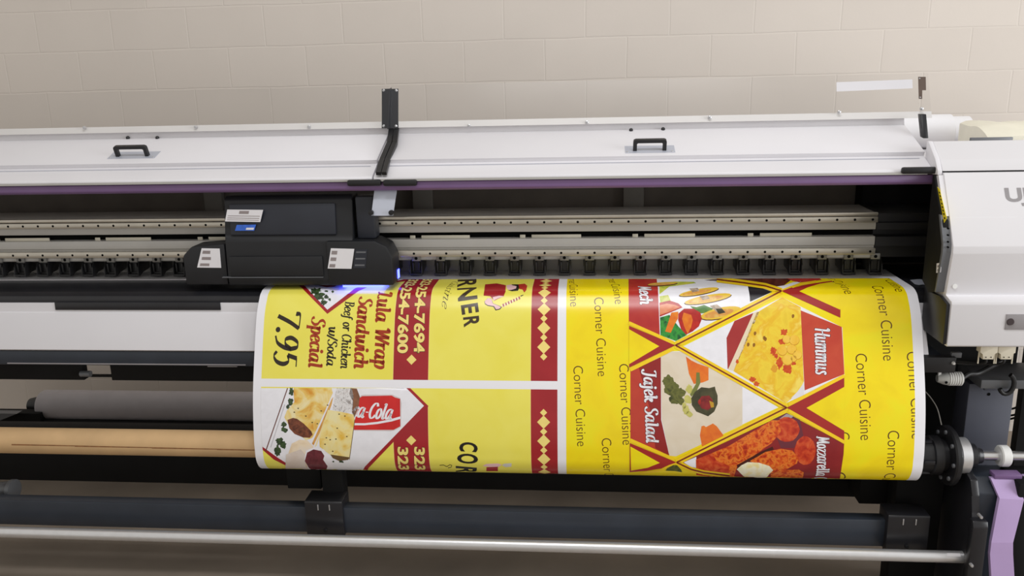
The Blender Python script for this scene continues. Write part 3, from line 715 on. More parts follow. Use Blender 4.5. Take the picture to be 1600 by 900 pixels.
# ------------------------------------------------------------------ take-up unit in front of the printer
take = thing('take_up_unit', (0, 2.78, 0), 'dark floor-standing take-up unit with silver tension bar and purple end leg, below the printed sheet', 'take-up stand')
def tp(name, bm, m, parent=take, smooth=True): return obj(name, bm, m, parent, smooth)
zb1, zb0 = zY(700, 797.5, 2.75), zY(700, 837, 2.75)
bm = NB(); box(bm, XW, xY(1400, 830, 2.75), 2.75, 2.80, zb0, zb1, bev=.003); tb = tp('base_beam', bm, M['blue_beam'])
rz, rx1 = zY(800, 852, 2.68), xY(1507, 876, 2.68)
bm = NB(); lathe(bm, [(XW, .0205), (rx1 - .004, .0205), (rx1, .017)], (0, 2.68, rz), 'x', 36); rod = tp('tension_bar', bm, M['silver'])
bm = NB()
x0, x1 = xY(1481, 868, 2.66), xY(1502, 868, 2.66)
A = [math.radians(a) for a in (35, 45, 55, 65)]
va = [bm.verts.new((x0, 2.68 - .0212 * math.cos(a), rz + .0212 * math.sin(a))) for a in A]; vb = [bm.verts.new((x1, v.co.y, v.co.z)) for v in va]
for i in range(3): bm.faces.new((va[i], va[i + 1], vb[i + 1], vb[i]))
bl = tp('bar_label', bm, M['label'], rod)
def clamp(px0, px1, py0, py1, Y):
    x0, x1 = xY(px0, (py0 + py1) / 2, Y), xY(px1, (py0 + py1) / 2, Y); z0, z1 = zY((px0 + px1) / 2, py1, Y), zY((px0 + px1) / 2, py0 + 9, Y)
    bm = NB(); prism(bm, [(Y, z0), (Y, z1 - .004), (Y + .004, z1), (Y + .09, z1), (Y + .09, z0)], x0, x1, bev=.004); c = tp('clamp_block', bm, M['satin'])
    for f in (.36, .66):
        bm = NB(); xx = x0 + (x1 - x0) * f; box(bm, xx - .002, xx + .002, Y - .003, Y + .002, z1 - .035, z1 - .012, bev=.001); tp('clamp_screw', bm, M['screw'], c)
    bm = NB(); lathe(bm, [(-.006, .006), (.003, .008)], (x0 + (x1 - x0) * .5, Y, z0 + .025), 'y', 16); tp('clamp_knob', bm, M['black'], c)
    return c
clamp(477, 536, 775, 838, 2.735); clamp(1386, 1452, 797, 864, 2.725)
bm = NB(); box(bm, xY(509, 760, 2.85), xY(541, 760, 2.85), 2.81, 2.87, zb0, .52, bev=.003); tp('sensor_post', bm, M['matte'])
bm = NB(); box(bm, xY(451, 747, 2.86), xY(504, 747, 2.86), 2.84, 2.90, zY(475, 764, 2.84), .50, bev=.004); tp('sensor_box', bm, M['matte'])
bm = NB(); box(bm, xY(1338, 780, 2.98), xY(1402, 780, 2.98), 2.95, 3.09, zY(1370, 786, 2.96), .5, bev=.004); tp('stop_block', bm, M['matte'])
bm = NB(); c = atY(12, 765, 2.87); lathe(bm, [(-.035, .022), (-.03, .03), (.0, .034), (.012, .03), (.014, .042), (.03, .042), (.032, .03)], c, 'x', 20); tp('end_knob', bm, M['gunmetal'])
bm = NB(); box(bm, c.x - .02, c.x + .02, 2.80, 2.90, zb0, c.z - .03, bev=.003); tp('knob_bracket', bm, M['gunmetal'])

# end plate with the winding head
TY, TZ = 2.765, .600
ex = xY(1500, 800, 2.66)
bm = NB()
prism(bm, [(2.64, .0), (2.64, .40), (2.655, .44), (2.665, .50), (2.69, .545), (2.74, .56), (2.80, .545), (2.86, .50), (2.90, .42), (2.92, .0)], ex + .035, ex + .06, bev=.004); ep = tp('end_plate', bm, M['satin'])
bm = NB(); prism(bm, [(2.612, .0), (2.612, .41), (2.62, .43), (2.645, .43), (2.645, .0)], ex + .025, ex + .075, bev=.005); tp('plate_rib', bm, M['satin'], ep)
for px, py, Y in ((1513.5, 777, 2.70), (1531.5, 806.5, 2.61), (1499.5, 851, 2.72), (1517, 882, 2.61)):
    c = atY(px, py, Y); bm = NB(); lathe(bm, [(-.012, .004), (-.009, .0055), (.012, .0055)], c, 'y', 12); tp('screw', bm, M['screw'], ep)
bm = NB(); box(bm, xY(1398, 790, 2.86), ex + .03, 2.86, 2.94, .0, .54, bev=.004); tp('rear_plate', bm, M['matte'])
hx = atY(1500, 717, TY - .07).x; XRt0 = 1.133
bm = NB(); lathe(bm, [(XRt0 - hx - .08, .036), (XRt0 - hx - .075, .0415), (XRt0 - hx + .012, .0415), (XRt0 - hx + .014, .058), (-.075, .060), (-.072, .068), (-.045, .068), (-.042, .054), (-.024, .054), (-.022, .098), (-.017, .103), (-.004, .103), (0, .098), (.012, .07), (.014, .06)], (hx, TY, TZ), 'x', 40); head = tp('core_chuck', bm, M['black'])
for a in range(0, 360, 45):
    r_ = math.radians(a); bm = NB(); lathe(bm, [(-.036, .007), (-.028, .008)], (hx + .008, TY - .084 * math.cos(r_), TZ + .084 * math.sin(r_)), 'x', 10); tp('chuck_bolt', bm, M['gunmetal'], head)
for a, l in ((0, .0), (70, .0), (-60, .0)):
    r_ = math.radians(a); bm = NB(); box(bm, hx - .11, hx - .076, -.007, .007, .056, .066, bev=.002)
    rot = Matrix.Translation((0, TY, TZ)) @ Matrix.Rotation(-r_ + math.pi / 2, 4, 'X')
    for v in bm.verts: v.co = rot @ v.co
    tp('chuck_jaw', bm, M['satin'], head)
bm = NB(); lathe(bm, [(.014, .056), (.018, .062), (.048, .062), (.052, .056)], (hx, TY, TZ), 'x', 36); tp('silver_collar', bm, M['silver'], head)
bm = NB(); lathe(bm, [(.052, .036), (.056, .042), (.075, .042), (.085, .03), (.10, .026)], (hx, TY, TZ), 'x', 30); tp('bearing_hub', bm, M['satin'], head)
bm = NB(); lathe(bm, [(.10, .0165), (.9, .0165)], (hx, TY, TZ), 'x', 24); tp('drive_shaft', bm, M['chrome'], head)
wx = atY(1574, 720, TY - .03).x
bm = NB(); lathe(bm, [(-.015, .018), (-.016, .033), (-.012, .037), (.012, .037), (.016, .033), (.015, .018)], (wx, TY, TZ), 'x', 32, closed=False); tp('nylon_guide_wheel', bm, M['nylon'], head)
# lilac leg cover with folded facets
lx0, lx1 = xY(1552, 800, 2.66), xY(1590, 800, 2.62)
rows = [((1548, 747), (1588, 748), 2.70), ((1562, 779), (1600, 781), 2.655), ((1549, 848), (1583, 848), 2.62), ((1547, 866), (1583, 866), 2.617), ((1549, 900), (1585, 900), 2.61), ((1552, 960), (1588, 960), 2.60)]
bm = NB(); prev = None
for a, b, Y in rows:
    A, B = atY(*a, Y), atY(*b, Y); r = [bm.verts.new(A), bm.verts.new(B), bm.verts.new(B + Vector((.002, .012, 0))), bm.verts.new(A + Vector((-.002, .012, 0)))]
    if prev:
        for i in range(4): bm.faces.new((prev[i], prev[(i + 1) % 4], r[(i + 1) % 4], r[i]))
    else: bm.faces.new(r)
    prev = r
low = [bm.verts.new((v.co.x, v.co.y, 0.0)) for v in prev]
for i in range(4): bm.faces.new((prev[i], prev[(i + 1) % 4], low[(i + 1) % 4], low[i]))
bm.faces.new(low[::-1])
leg = tp('leg_cover', bm, M['lilac'], smooth=False)
bm = NB(); a = atY(1568, 741, TY - .02); box(bm, wx - .055, wx + .035, 2.695, 2.735, zY(1570, 748, 2.70), zY(1570, 741, 2.70), bev=.003); tp('leg_cap', bm, M['purple'], leg)
bm = NB(); box(bm, xY(1586, 830, 2.64) + .005, xY(1640, 830, 2.64), 2.66, 2.80, 0, .55, bev=.006); tp('motor_cover', bm, M['matte'])
bm = NB(); lathe(bm, [(.0, .03), (.02, .042), (.06, .042)], (xY(1592, 762, 2.70), 2.72, zY(1592, 764, 2.70)), 'x', 24); tp('leg_pivot', bm, M['lilac'])
bm = NB(); prism(bm, [(2.68, .0), (2.68, .50), (2.73, .54), (2.82, .54), (2.86, .0)], ex + .062, xY(1583, 850, 2.66), bev=.004); tp('leg_inner_plate', bm, M['blue_beam'])

# ------------------------------------------------------------------ tubes and rolls
bm = NB(); lathe(bm, [(XW, .049), (XRt0 - .01, .049), (XRt0 - .01, .043), (XW, .043)], (0, TY, TZ), 'x', 48, closed=True)
pts = [(-2.15, 49), (-1.9, 47), (-1.6, 44.5), (-1.35, 42.5), (-1.2, 41)]
for (xa, a0), (xb, b0) in zip(pts, pts[1:]):
    q = []
    for x_, d_ in ((xa, a0), (xb, b0), (xb, b0 - 4), (xa, a0 - 6)):
        r_ = math.radians(d_ - 40); q.append(bm.verts.new((x_, TY - .0493 * math.cos(r_), TZ + .0493 * math.sin(r_))))
    f = bm.faces.new(q); f.material_index = 1
tag(obj('cardboard_tube', bm, [M['card'], M['cardline']]), 'brown cardboard core tube with a dark seam, running left from behind the printed sheet', 'tube')
gc = atY(200, 634.5, 3.7)
gx = xY(68, 636, 3.7)
groll = thing('media_roll', (-.4, 3.7, gc.z - .077), 'long grey media roll with black end plug, under the printer behind the cardboard tube', 'roll')
bm = NB(); lathe(bm, [(gx, .045), (gx, .066), (gx + .004, .073), (gx + .012, .077), (1.0, .077), (1.0, .045)], (0, 3.7, gc.z), 'x', 48, closed=True); obj('wound_media', bm, M['greyroll'], groll)
bm = NB(); lathe(bm, [(gx - .085, .016), (gx - .08, .036), (gx - .05, .043), (gx + .2, .043)], (0, 3.72, gc.z - .01), 'x', 32); obj('end_plug', bm, M['black'], groll)
bm = NB(); box(bm, 1.17, 2.5, 2.95, 3.72, 1.568, 1.586, bev=.003); part('rear_shelf', bm, M['white'])
for px, py, Y, lab in ((1484, 178.5, 3.50, 'thicker white paper roll behind the lid end, left of its thinner neighbour'), (1513, 181.5, 3.625, 'thinner white paper roll sticking out right of the thicker roll')):
    r = (zY(px - 20, py, Y) - 1.587) / 2; x1 = xY(px, 195, Y)
    bm = NB(); lathe(bm, [(1.18, r - .012), (1.18, r), (x1 - .003, r), (x1, r - .003), (x1, r - .012)], (0, Y, 1.587 + r), 'x', 40, closed=True); tag(obj('paper_roll', bm, M['paper']), lab, 'paper roll')

# creased film lying on the cabinet top
random.seed(4)
bm = NB(); nx, ny = 44, 10; x0, x1 = xY(1499, 198, 3.36), 2.3
grid = {}
for i in range(nx + 1):
    for j in range(ny + 1):
        u, v = i / nx, j / ny; x_ = x0 + (x1 - x0) * u; y_ = 3.12 + .24 * v
        h = .07 + (zY(1550, 191, 3.3) - 1.587 - .07) * min(1, v * 2.2) ** .8 * (1 if u > .02 else .85) + .004 * math.sin(x_ * 46 + 3 * v) * v + .003 * math.sin(x_ * 17 + 9 * v)
        grid[i, j] = bm.verts.new((x_, y_, 1.587 + max(.006, h)))
for i in range(nx):
    for j in range(ny): bm.faces.new((grid[i, j], grid[i + 1, j], grid[i + 1, j + 1], grid[i, j + 1]))
bd = [e for e in bm.edges if len(e.link_faces) == 1]
r = bmesh.ops.extrude_edge_only(bm, edges=bd)
for v in [g for g in r['geom'] if isinstance(g, bmesh.types.BMVert)]: v.co.z = 1.5865
bmesh.ops.holes_fill(bm, edges=[e for e in bm.edges if len(e.link_faces) == 1], sides=0)
tag(obj('plastic_film', bm, M['film']), 'creased cream plastic film heaped behind the top of the right-hand cabinet', 'plastic film')
bm = NB(); box(bm, xY(1516, 217, 2.955), xY(1582, 217, 2.955), 2.95, 2.962, 1.5865, zY(1550, 214.5, 2.955), bev=.002); tag(obj('metal_strip', bm, M['gunmetal']), 'short grey metal strip standing behind the cabinet top edge in front of the cream film', 'strip')

# torn scrap of silver tape on the black platen end
sp_pts = [(1422, 438), (1436, 436.5), (1449, 438.5), (1457, 444), (1452, 445.5), (1443, 444.5), (1436, 445.5), (1429, 444)]
bm = NB()
A = []
for p in sp_pts:
    d = ray(*p); A.append(bm.verts.new(CAM + d * ((1.1578 - CAM.z) / d.z)))
B = [bm.verts.new(v.co + Vector((0, 0, .0012))) for v in A]
bm.faces.new(A); bm.faces.new(B[::-1])
for i in range(len(A)): bm.faces.new((A[i], B[i], B[(i + 1) % len(A)], A[(i + 1) % len(A)]))
tag(obj('tape_scrap', bm, M['plate'], smooth=False), 'torn pale grey tape scrap on the black platen right of the printed sheet', 'tape')

# ------------------------------------------------------------------ printed sheet
XL, XRt = -1.189, 1.133
core = [(3.185, 1.163), (3.10, 1.163), (3.0, 1.1632), (2.935, 1.1638), (2.902, 1.1622), (2.878, 1.155), (2.855, 1.138), (2.808, 1.072), (2.741, .906), (2.704, .792), (2.680, .665), (2.6765, .600)]
prof = [tuple(v) for v in cat(core, 6)]
RR = .0885
for k in range(1, 37):
    a = math.radians(180 + k * 5); r_ = RR - .002 * k / 36
    prof.append((TY + r_ * math.cos(a), TZ + r_ * math.sin(a)))
cum = [0.0]
for a, b in zip(prof, prof[1:]): cum.append(cum[-1] + math.hypot(b[0] - a[0], b[1] - a[1]))
nrm = []
for i in range(len(prof)):
    a, b = prof[max(i - 1, 0)], prof[min(i + 1, len(prof) - 1)]
    d = Vector((b[0] - a[0], b[1] - a[1])).normalized(); n_ = Vector((d.y, -d.x))
    nrm.append(n_ * (1 if True else -1))
if nrm[0].y < 0: nrm = [-n_ for n_ in nrm]
def S(px, py):
    """pixel -> (u, s) on the sheet: metres across and along it"""
    while True:
        d = ray(px, py); best = None
        for i in range(len(prof) - 1):
            (y0, z0), (y1, z1) = prof[i], prof[i + 1]
            ey, ez = y1 - y0, z1 - z0; den = d.y * ez - d.z * ey
            if abs(den) < 1e-12: continue
            t = ((y0 - CAM.y) * ez - (z0 - CAM.z) * ey) / den
            w = ((y0 - CAM.y) * d.z - (z0 - CAM.z) * d.y) / den
            if -1e-6 <= w <= 1 + 1e-6 and (best is None or t < best[0]): best = (t, cum[i] + w * (cum[i + 1] - cum[i]))
        if best: return Vector((CAM.x + d.x * best[0], best[1]))
        py += 1 if py < 500 else -1
def W(u, s, off):
    s = min(max(s, 0), cum[-1] - 1e-9)
    lo, hi = 0, len(cum) - 1
    while hi - lo > 1:
        m_ = (lo + hi) // 2
        if cum[m_] <= s: lo = m_
        else: hi = m_
    w = (s - cum[lo]) / (cum[hi] - cum[lo])
    n_ = nrm[lo].lerp(nrm[hi], w).normalized(); y = prof[lo][0] * (1 - w) + prof[hi][0] * w; z = prof[lo][1] * (1 - w) + prof[hi][1] * w
    return Vector((u, y + n_.x * off, z + n_.y * off)), Vector((0, n_.x, n_.y))
S0 = S(800, 436).y
U0, U1, UM0, UM1 = S(409, 575).x, S(871, 575).x, S(884.5, 600).x, S(1429, 600).x
inks = {}
def I(name, *stops, **k):
    if name not in inks: inks[name] = ink('ink_' + name, stops, **k)
    return inks[name]

class Art:
    """printed matter on the sheet: flat pieces in (u, s), cut along the sheet's bends and wrapped on it"""
    def __init__(self, name, parent, clip=None, label=None):
        self.name, self.parent, self.clip, self.p, self.m = name, parent, clip, [], []
    def us(self, poly, m, layer):
        self.p.append(([Vector((p[0], p[1])) for p in poly], None, m, layer))
    def tri(self, vs, fs, m, layer): self.p.append((vs, fs, m, layer))
    def px(self, poly, m, layer, step=6):
        out = []
        for i in range(len(poly)):
            a, b = Vector(poly[i]), Vector(poly[(i + 1) % len(poly)]); k = max(1, int((b - a).length / step))
            for j in range(k): out.append(S(*(a + (b - a) * (j / k))))
        self.us(out, m, layer)
    def line(self, pts, w, m, layer):
        """a stroke w pixels wide along pixel points"""
        q = []
        for a, b in zip(pts, pts[1:]):
            a, b = Vector(a), Vector(b); k = max(1, int((b - a).length / 8))
            for j in range(k): q.append(a + (b - a) * (j / k))
        q.append(Vector(pts[-1])); n = len(q); L = []; R = []
        for i in range(n):
            d = (q[min(i + 1, n - 1)] - q[max(i - 1, 0)]).normalized(); e = Vector((-d.y, d.x)) * w / 2
            L.append(q[i] + e); R.append(q[i] - e)
        for i in range(n - 1): self.us([S(*L[i]), S(*L[i + 1]), S(*R[i + 1]), S(*R[i])], m, layer)
    def ell(self, c, rx, ry, m, layer, rot=0, n=18, jag=0, seed=1, a0=0, a1=360):
        rnd = random.Random(seed); out = []
        for k in range(n):
            a = math.radians(a0 + (a1 - a0) * k / (n if a1 - a0 >= 360 else n - 1)); f = 1 - (rnd.random() * jag)
            x, y = rx * f * math.cos(a), ry * f * math.sin(a); r = math.radians(rot)
            out.append((c[0] + x * math.cos(r) - y * math.sin(r), c[1] + x * math.sin(r) + y * math.cos(r)))
        self.px(out, m, layer, 50)
    def text(self, s, A, B, h, m, layer, ref=None, pen=None, bold=0, length=None, anchor='A', grow=0.0, up=1):
        """lettering whose baseline runs from pixel A to pixel B; h = capital height in pixels across the run.
        ref: the part of s that A..B measures (s keeps the end at B)"""
        a, b = S(*A), S(*B); d = (b - a); ln = d.length; ex = d / ln; ey = Vector((ex.y, -ex.x)) * up
        if pen:
            polys, w = pen_text(s, *pen, grow=grow); x0 = 0.0
            wr = pen_text(ref, *pen)[1] if ref else w; ch = .75
        else:
            vs, fs = font_mesh(s, bold + grow); x0, x1 = span(s, bold); w = x1 - x0
            if ref: r0, r1 = span(ref, bold); wr = r1 - r0
            else: wr = w
            ch = .73
        kx = (length / w) if length else ln / wr
        c0 = (S(int(A[0]), A[1] ).x) ; ky = h * .00224 / ch
        o = a if (anchor == 'A' and not ref) else b - ex * (w * kx)
        def F(x, y): return o + ex * ((x - x0) * kx) + ey * (y * ky)
        if pen:
            for p in polys: self.us([F(*q) for q in p], m, layer)
        else: self.tri([F(*q) for q in vs], fs, m, layer)
    def build(self):
        bm = bmesh.new(); uvl = bm.loops.layers.uv.new('UVMap'); mats = []
        lay = bm.verts.layers.float.new('off')
        for vs, fs, m, layer in self.p:
            if m not in mats: mats.append(m)
            t = bmesh.new()
            V = [t.verts.new((v.x, v.y, 0)) for v in vs]
            if fs is None:
                fs = tessellate_polygon([[Vector((v.x, v.y, 0)) for v in vs]])
            for f in fs:
                try: t.faces.new([V[i] for i in f])
                except ValueError: pass
            u0, u1, s0, s1 = self.clip or (XL, XRt, S0, cum[-1])
            for co, no in (((0, max(s0, S0), 0), (0, -1, 0)), ((0, s1, 0), (0, 1, 0)), ((u0, 0, 0), (-1, 0, 0)), ((u1, 0, 0), (1, 0, 0))):
                bmesh.ops.bisect_plane(t, geom=t.verts[:] + t.edges[:] + t.faces[:], plane_co=co, plane_no=no, clear_outer=True)
            if not t.verts: t.free(); continue
            lo, hi = min(v.co.y for v in t.verts), max(v.co.y for v in t.verts)
            for c in cum:
                if lo < c < hi: bmesh.ops.bisect_plane(t, geom=t.verts[:] + t.edges[:] + t.faces[:], plane_co=(0, c, 0), plane_no=(0, 1, 0))
            idx = mats.index(m); mp = {}
            for v in t.verts:
                p, n_ = W(v.co.x, v.co.y, layer * .00008); nv = bm.verts.new(p); nv[lay] = v.co.y; mp[v] = nv
            for f in t.faces:
                try: g = bm.faces.new([mp[v] for v in f.verts])
                except ValueError: continue
                g.material_index = idx; g.smooth = True
                for l, v in zip(g.loops, f.verts): l[uvl].uv = (v.co.x, v.co.y)
            t.free()
        bm.normal_update()
        for f in bm.faces:
            n_ = W(0, f.verts[0][lay], 0)[1]
            if f.normal.dot(n_) < 0: f.normal_flip()
        nv = [W(0, v[lay], 0)[1] for v in bm.verts]
        me = bpy.data.meshes.new(self.name); bm.to_mesh(me); bm.free()
        for m in mats: me.materials.append(m)
        me.normals_split_custom_set_from_vertices(nv)
        o = bpy.data.objects.new(self.name, me); COL.objects.link(o); adopt(o, self.parent); return o
    @staticmethod
    def rect(u0, u1, s0, s1): return [(u0, s0), (u1, s0), (u1, s1), (u0, s1)]

banner = thing('printed_banner', (0, 2.75, 0.5), 'wide white vinyl sheet printed with yellow food adverts, hanging from printer to take-up roll', 'banner')
# the vinyl itself, thin but solid
bm = NB()
rows_ = [[bm.verts.new(W(u, s, 0)[0]) for u in (XL, XRt)] for s in cum]
back = [[bm.verts.new(W(u, s, -.0006)[0]) for u in (XL, XRt)] for s in cum]
for i in range(len(cum) - 1):
    bm.faces.new((rows_[i][0], rows_[i][1], rows_[i + 1][1], rows_[i + 1][0])); bm.faces.new((back[i][0], back[i + 1][0], back[i + 1][1], back[i][1]))
    for k in (0, 1): bm.faces.new((rows_[i][k], rows_[i + 1][k], back[i + 1][k], back[i][k]))
for e in (0, -1): bm.faces.new((rows_[e][0], back[e][0], back[e][1], rows_[e][1]))
obj('vinyl_sheet', bm, M['vinyl'], banner)
bm = NB(); lathe(bm, [(XL + .002, .0505), (XL + .002, .0855), (XRt - .002, .0855), (XRt - .002, .0505)], (0, TY, TZ), 'x', 48, closed=True); obj('wound_roll', bm, M['vinyl'], banner)

def K(ox, oy, pts): return [(ox + x / 5, oy + y / 5) for x, y in pts]
k1 = lambda *p: K(390, 430, p)
k2 = lambda *p: K(390, 590, p)
k3 = lambda *p: K(640, 430, p)
k4 = lambda *p: K(640, 590, p)
k5 = lambda *p: K(960, 430, p)
k6 = lambda *p: K(960, 580, p)
k7 = lambda *p: K(1180, 430, p)
k8 = lambda *p: K(1180, 580, p)
YEL = I('price_yellow', (246, 236, 104), (242, 230, 86), scale=6)
RED = I('red', (170, 34, 42), (160, 28, 36), scale=6)
WHT = I('paper_white', (242, 241, 247))
PALE = I('pale_yellow', (250, 226, 130))
DK = I('dark_brown', (44, 32, 20))
BLK = I('black', (26, 24, 22))
RUST = I('rust', (176, 62, 22), (160, 44, 18), scale=40)
GOLD = I('gold', (252, 212, 28))
MENU = I('menu_yellow', (248, 232, 16), (252, 226, 10), (246, 218, 8), scale=7)
GREEN = I('herb_green', (34, 48, 34), (70, 96, 52), scale=90)

sA1 = S(640, 593.5).y; sB0 = S(640, 606.5).y
uR0, uR1 = S(614.5, 585).x, S(669, 585).x
uS0, uS1 = S(829.5, 585).x, S(871, 585).x
def panel(clip):
    a = Art('price_panel', banner, clip); a.us(Art.rect(U0, U1, clip[2], clip[3]), YEL, 1); return a.build()
cA = (U0, U1, S0, sA1); cB = (U0, U1, sB0, cum[-1])
pA, pB = panel(cA), panel(cB)
lw = .0022
for p, c, sgn, sd in ((pA, cA, -1, S(849, 557.4).y), (pB, cB, 1, S(848, 644.6).y)):
    a = Art('red_stripe', p, c)
    a.us(Art.rect(uS0 - lw, uS1 + lw, c[2], c[3]), PALE, 2); a.us(Art.rect(uS0, uS1, c[2], c[3]), RED, 3)
    um = S(849.5, 560).x; s = sd
    for k in range(14):
        r = .0125 if k % 2 == 0 else .0228
        a.us([(um - r, s), (um, s - r * 1.03), (um + r, s), (um, s + r * 1.03)], PALE, 4)
        s += sgn * .0336
    a.build()
# phone stripes
a = Art('phone_stripe', pA, cA)
a.us(Art.rect(uR0 - lw, uR1 + lw, S0, sA1), PALE, 2); a.us(Art.rect(uR0, uR1, S0, sA1), RED, 3)
c = S(643, 562); r = .018; a.us([(c.x - r, c.y), (c.x, c.y - r), (c.x + r, c.y), (c.x, c.y + r)], PALE, 4)
a.build()
a = Art('phone_number', pA, cA)
for txt, A, B in (('323-254-7694', (648, 490), (647.5, 551.5)), ('323-254-7600', (623, 492), (621.5, 552))):
    a.text(txt, A, B, 16.5, DK, 5, ref=txt[-4:], bold=.035, grow=.022); a.text(txt, A, B, 16.5, PALE, 6, ref=txt[-4:], bold=.035)
a.build()
# price lettering
a = Art('price_lettering', pA, cA)
PEN = (.145, .045)
a.text('Lula Wrap', (592, 456), (585, 576), 23, RUST, 4, pen=PEN)
a.text('Sandwich', (562, 464), (553, 576), 22, RUST, 4, pen=PEN)
a.text('Beef or Chicken', (540, 471), (532, 576), 15, DK, 4, pen=(.12, .045))
a.text('w/Soda', (514, 510), (510, 572), 15, DK, 4, pen=(.12, .045))
a.text('Special', (488, 495), (482, 574), 22, RUST, 4, pen=PEN)
a.text('7.95', (436, 485), (428, 572), 38, DK, 4, pen=(.125, .035))
a.build()
# fast-looking chevron with salad at the top of the panel
a = Art('salad_chevron', pA, cA)
a.px([(462, 440), (466, 444.5), (511.5, 490.5), (560, 455), (577, 447.5), (597, 443), (640, 439), (690, 436.5), (694, 434), (600, 432), (470, 434)], RED, 3)
a.px([(472, 441), (475, 445.5), (511.5, 484), (555, 450.5), (570, 445.5), (590, 441.5), (625, 438), (640, 434), (480, 434)], WHT, 4)
a.px(k1((520, 75), (560, 85), (600, 95), (660, 90), (700, 72), (640, 68)), I('tomato', (190, 50, 30), (140, 26, 22), scale=60), 5)
for (x, y), rx, ry, sd in (((515, 125), 52, 34, 1), ((545, 165), 50, 40, 2), ((578, 212), 34, 26, 3), ((600, 170), 24, 20, 9), ((625, 190), 12, 16, 4), ((650, 130), 14, 12, 5), ((600, 125), 22, 9, 6)):
    a.ell((390 + x / 5, 430 + y / 5), rx / 5, ry / 5, GREEN, 5, jag=.5, seed=sd, n=22)
a.build()
# CORNER, letter by letter on its arch
a = Art('logo_lettering', pA, cA)
for ch, A, B, h in (('R', (716.5, 437), (715.5, 449), 31), ('N', (715.5, 450.5), (717, 471), 31), ('E', (721, 477), (723, 492), 27), ('R', (724.5, 496), (726, 511.5), 25)):
    a.text(ch, A, B, h, I('logo_brown', (66, 52, 34)), 4, bold=.03)
a.text('O', (717, 427), (717, 436), 31, I('logo_brown'), 4, bold=.03)
a.text('Cuisine', (701, 446), (690, 479), 12, I('logo_brown'), 4, ref='isine', pen=(.045, .02, .35))
a.build()
a = Art('logo_picture', pA, cA)
PINK = I('pink', (240, 196, 200))
a.px(k3((590, 72), (680, 64), (752, 78), (750, 130), (735, 165), (660, 200), (630, 165), (578, 160)), RED, 4)
a.px(k3((650, 172), (700, 160), (740, 165), (680, 185), (655, 200)), PINK, 5)
a.px(k3((755, 80), (800, 72), (846, 80), (840, 118), (800, 122), (762, 110)), PINK, 4)
a.px(k3((795, 72), (850, 72), (856, 100), (848, 122), (800, 126), (768, 118), (800, 114), (832, 104), (836, 86), (800, 78)), BLK, 5)
a.px(k3((848, 72), (900, 66), (920, 84), (912, 118), (896, 136), (880, 112), (856, 108)), I('hat_red', (190, 50, 40)), 4)
a.px(k3((585, 205), (610, 178), (640, 182), (652, 220), (700, 238), (722, 250), (706, 268), (672, 276), (655, 248), (610, 240), (588, 226)), BLK, 4)
a.px(k3((588, 202), (612, 178), (640, 184), (650, 222), (696, 240), (714, 250), (702, 262), (676, 268), (660, 242), (612, 234), (590, 220)), PINK, 5)
a.px(k3((715, 235), (860, 165), (864, 180), (730, 252)), I('logo_cream', (250, 240, 190)), 4)
for i in range(7):
    t = i / 6; x, y = 724 + 124 * t, 226 - 56 * t
    a.px(k3((x, y), (x + 12, y - 5), (x + 18, y + 16), (x + 6, y + 22)), RED, 5)
a.px(k3((866, 160), (890, 152), (888, 158), (868, 168)), BLK, 5)
a.build()
# lower panel: wrap picture, can, phone stripe, logo
a = Art('phone_stripe', pB, cB)
a.us(Art.rect(uR0 - lw, uR1 + lw, S(640, 634).y, cum[-1]), PALE, 2); a.us(Art.rect(uR0, uR1, S(640, 634).y, cum[-1]), RED, 3)
c = S(642.5, 688); a.us([(c.x - r, c.y), (c.x, c.y - r), (c.x + r, c.y), (c.x, c.y + r)], PALE, 6)
a.px([(399, 606.4), (641, 606.4), (669.5, 634.5), (667, 639), (664, 639.5), (576, 731), (570, 748), (440, 748), (448, 728), (428, 718), (410, 702.5)], RED, 4)
a.px([(399, 606.4), (635, 606.4), (662.5, 634), (570, 729), (560, 748), (452, 748), (458, 730), (434, 715), (409, 697)], WHT, 5)
a.build()
a = Art('phone_number', pB, cB)
for A, B in (((648, 698), (648.5, 727)), ((622, 698), (623, 727))):
    a.text('323', A, B, 16.5, DK, 6, bold=.035, grow=.022, length=.105); a.text('323', A, B, 16.5, PALE, 7, bold=.035, length=.105)
a.build()
WRAP = I('flatbread', (222, 150, 40), (240, 205, 110), (246, 232, 180), scale=16, dist=1.2)
WRAP2 = I('toasted_bread', (236, 190, 70), (246, 226, 150), (244, 232, 176), scale=18, dist=1.0)
MEAT = I('grilled_meat', (84, 40, 24), (140, 76, 50), scale=70)
FOIL = I('foil', (150, 142, 138), (236, 234, 234), (200, 192, 188), scale=45, dist=2)
a = Art('wrap_picture', pB, (U0, U1, sB0, cum[-1]))
a.line(k2((297, 82), (125, 578)), 1.6, I('tray_line', (110, 60, 50)), 6)
a.line(k2((275, 210), (165, 545)), 1.2, I('tray_shadow', (196, 192, 198)), 6)
for (x, y), rx, ry, sd in (((328, 110), 24, 40, 1), ((322, 190), 26, 44, 2), ((300, 230), 18, 22, 8), ((268, 365), 28, 26, 3), ((272, 408), 30, 26, 4), ((235, 500), 40, 36, 5), ((262, 525), 34, 36, 6), ((220, 570), 30, 50, 7)):
    a.ell((390 + x / 5, 590 + y / 5), rx / 5, ry / 5, GREEN, 6, jag=.45, seed=sd, n=20)
a.px(k2((345, 82), (642, 82), (650, 120), (590, 260), (512, 430), (490, 470), (440, 490), (300, 360), (272, 310), (290, 260), (350, 190), (345, 140)), WRAP, 7)
a.px(k2((296, 330), (340, 314), (372, 322), (422, 358), (480, 415), (494, 445), (470, 470), (420, 468), (352, 440), (310, 395)), MEAT, 8)
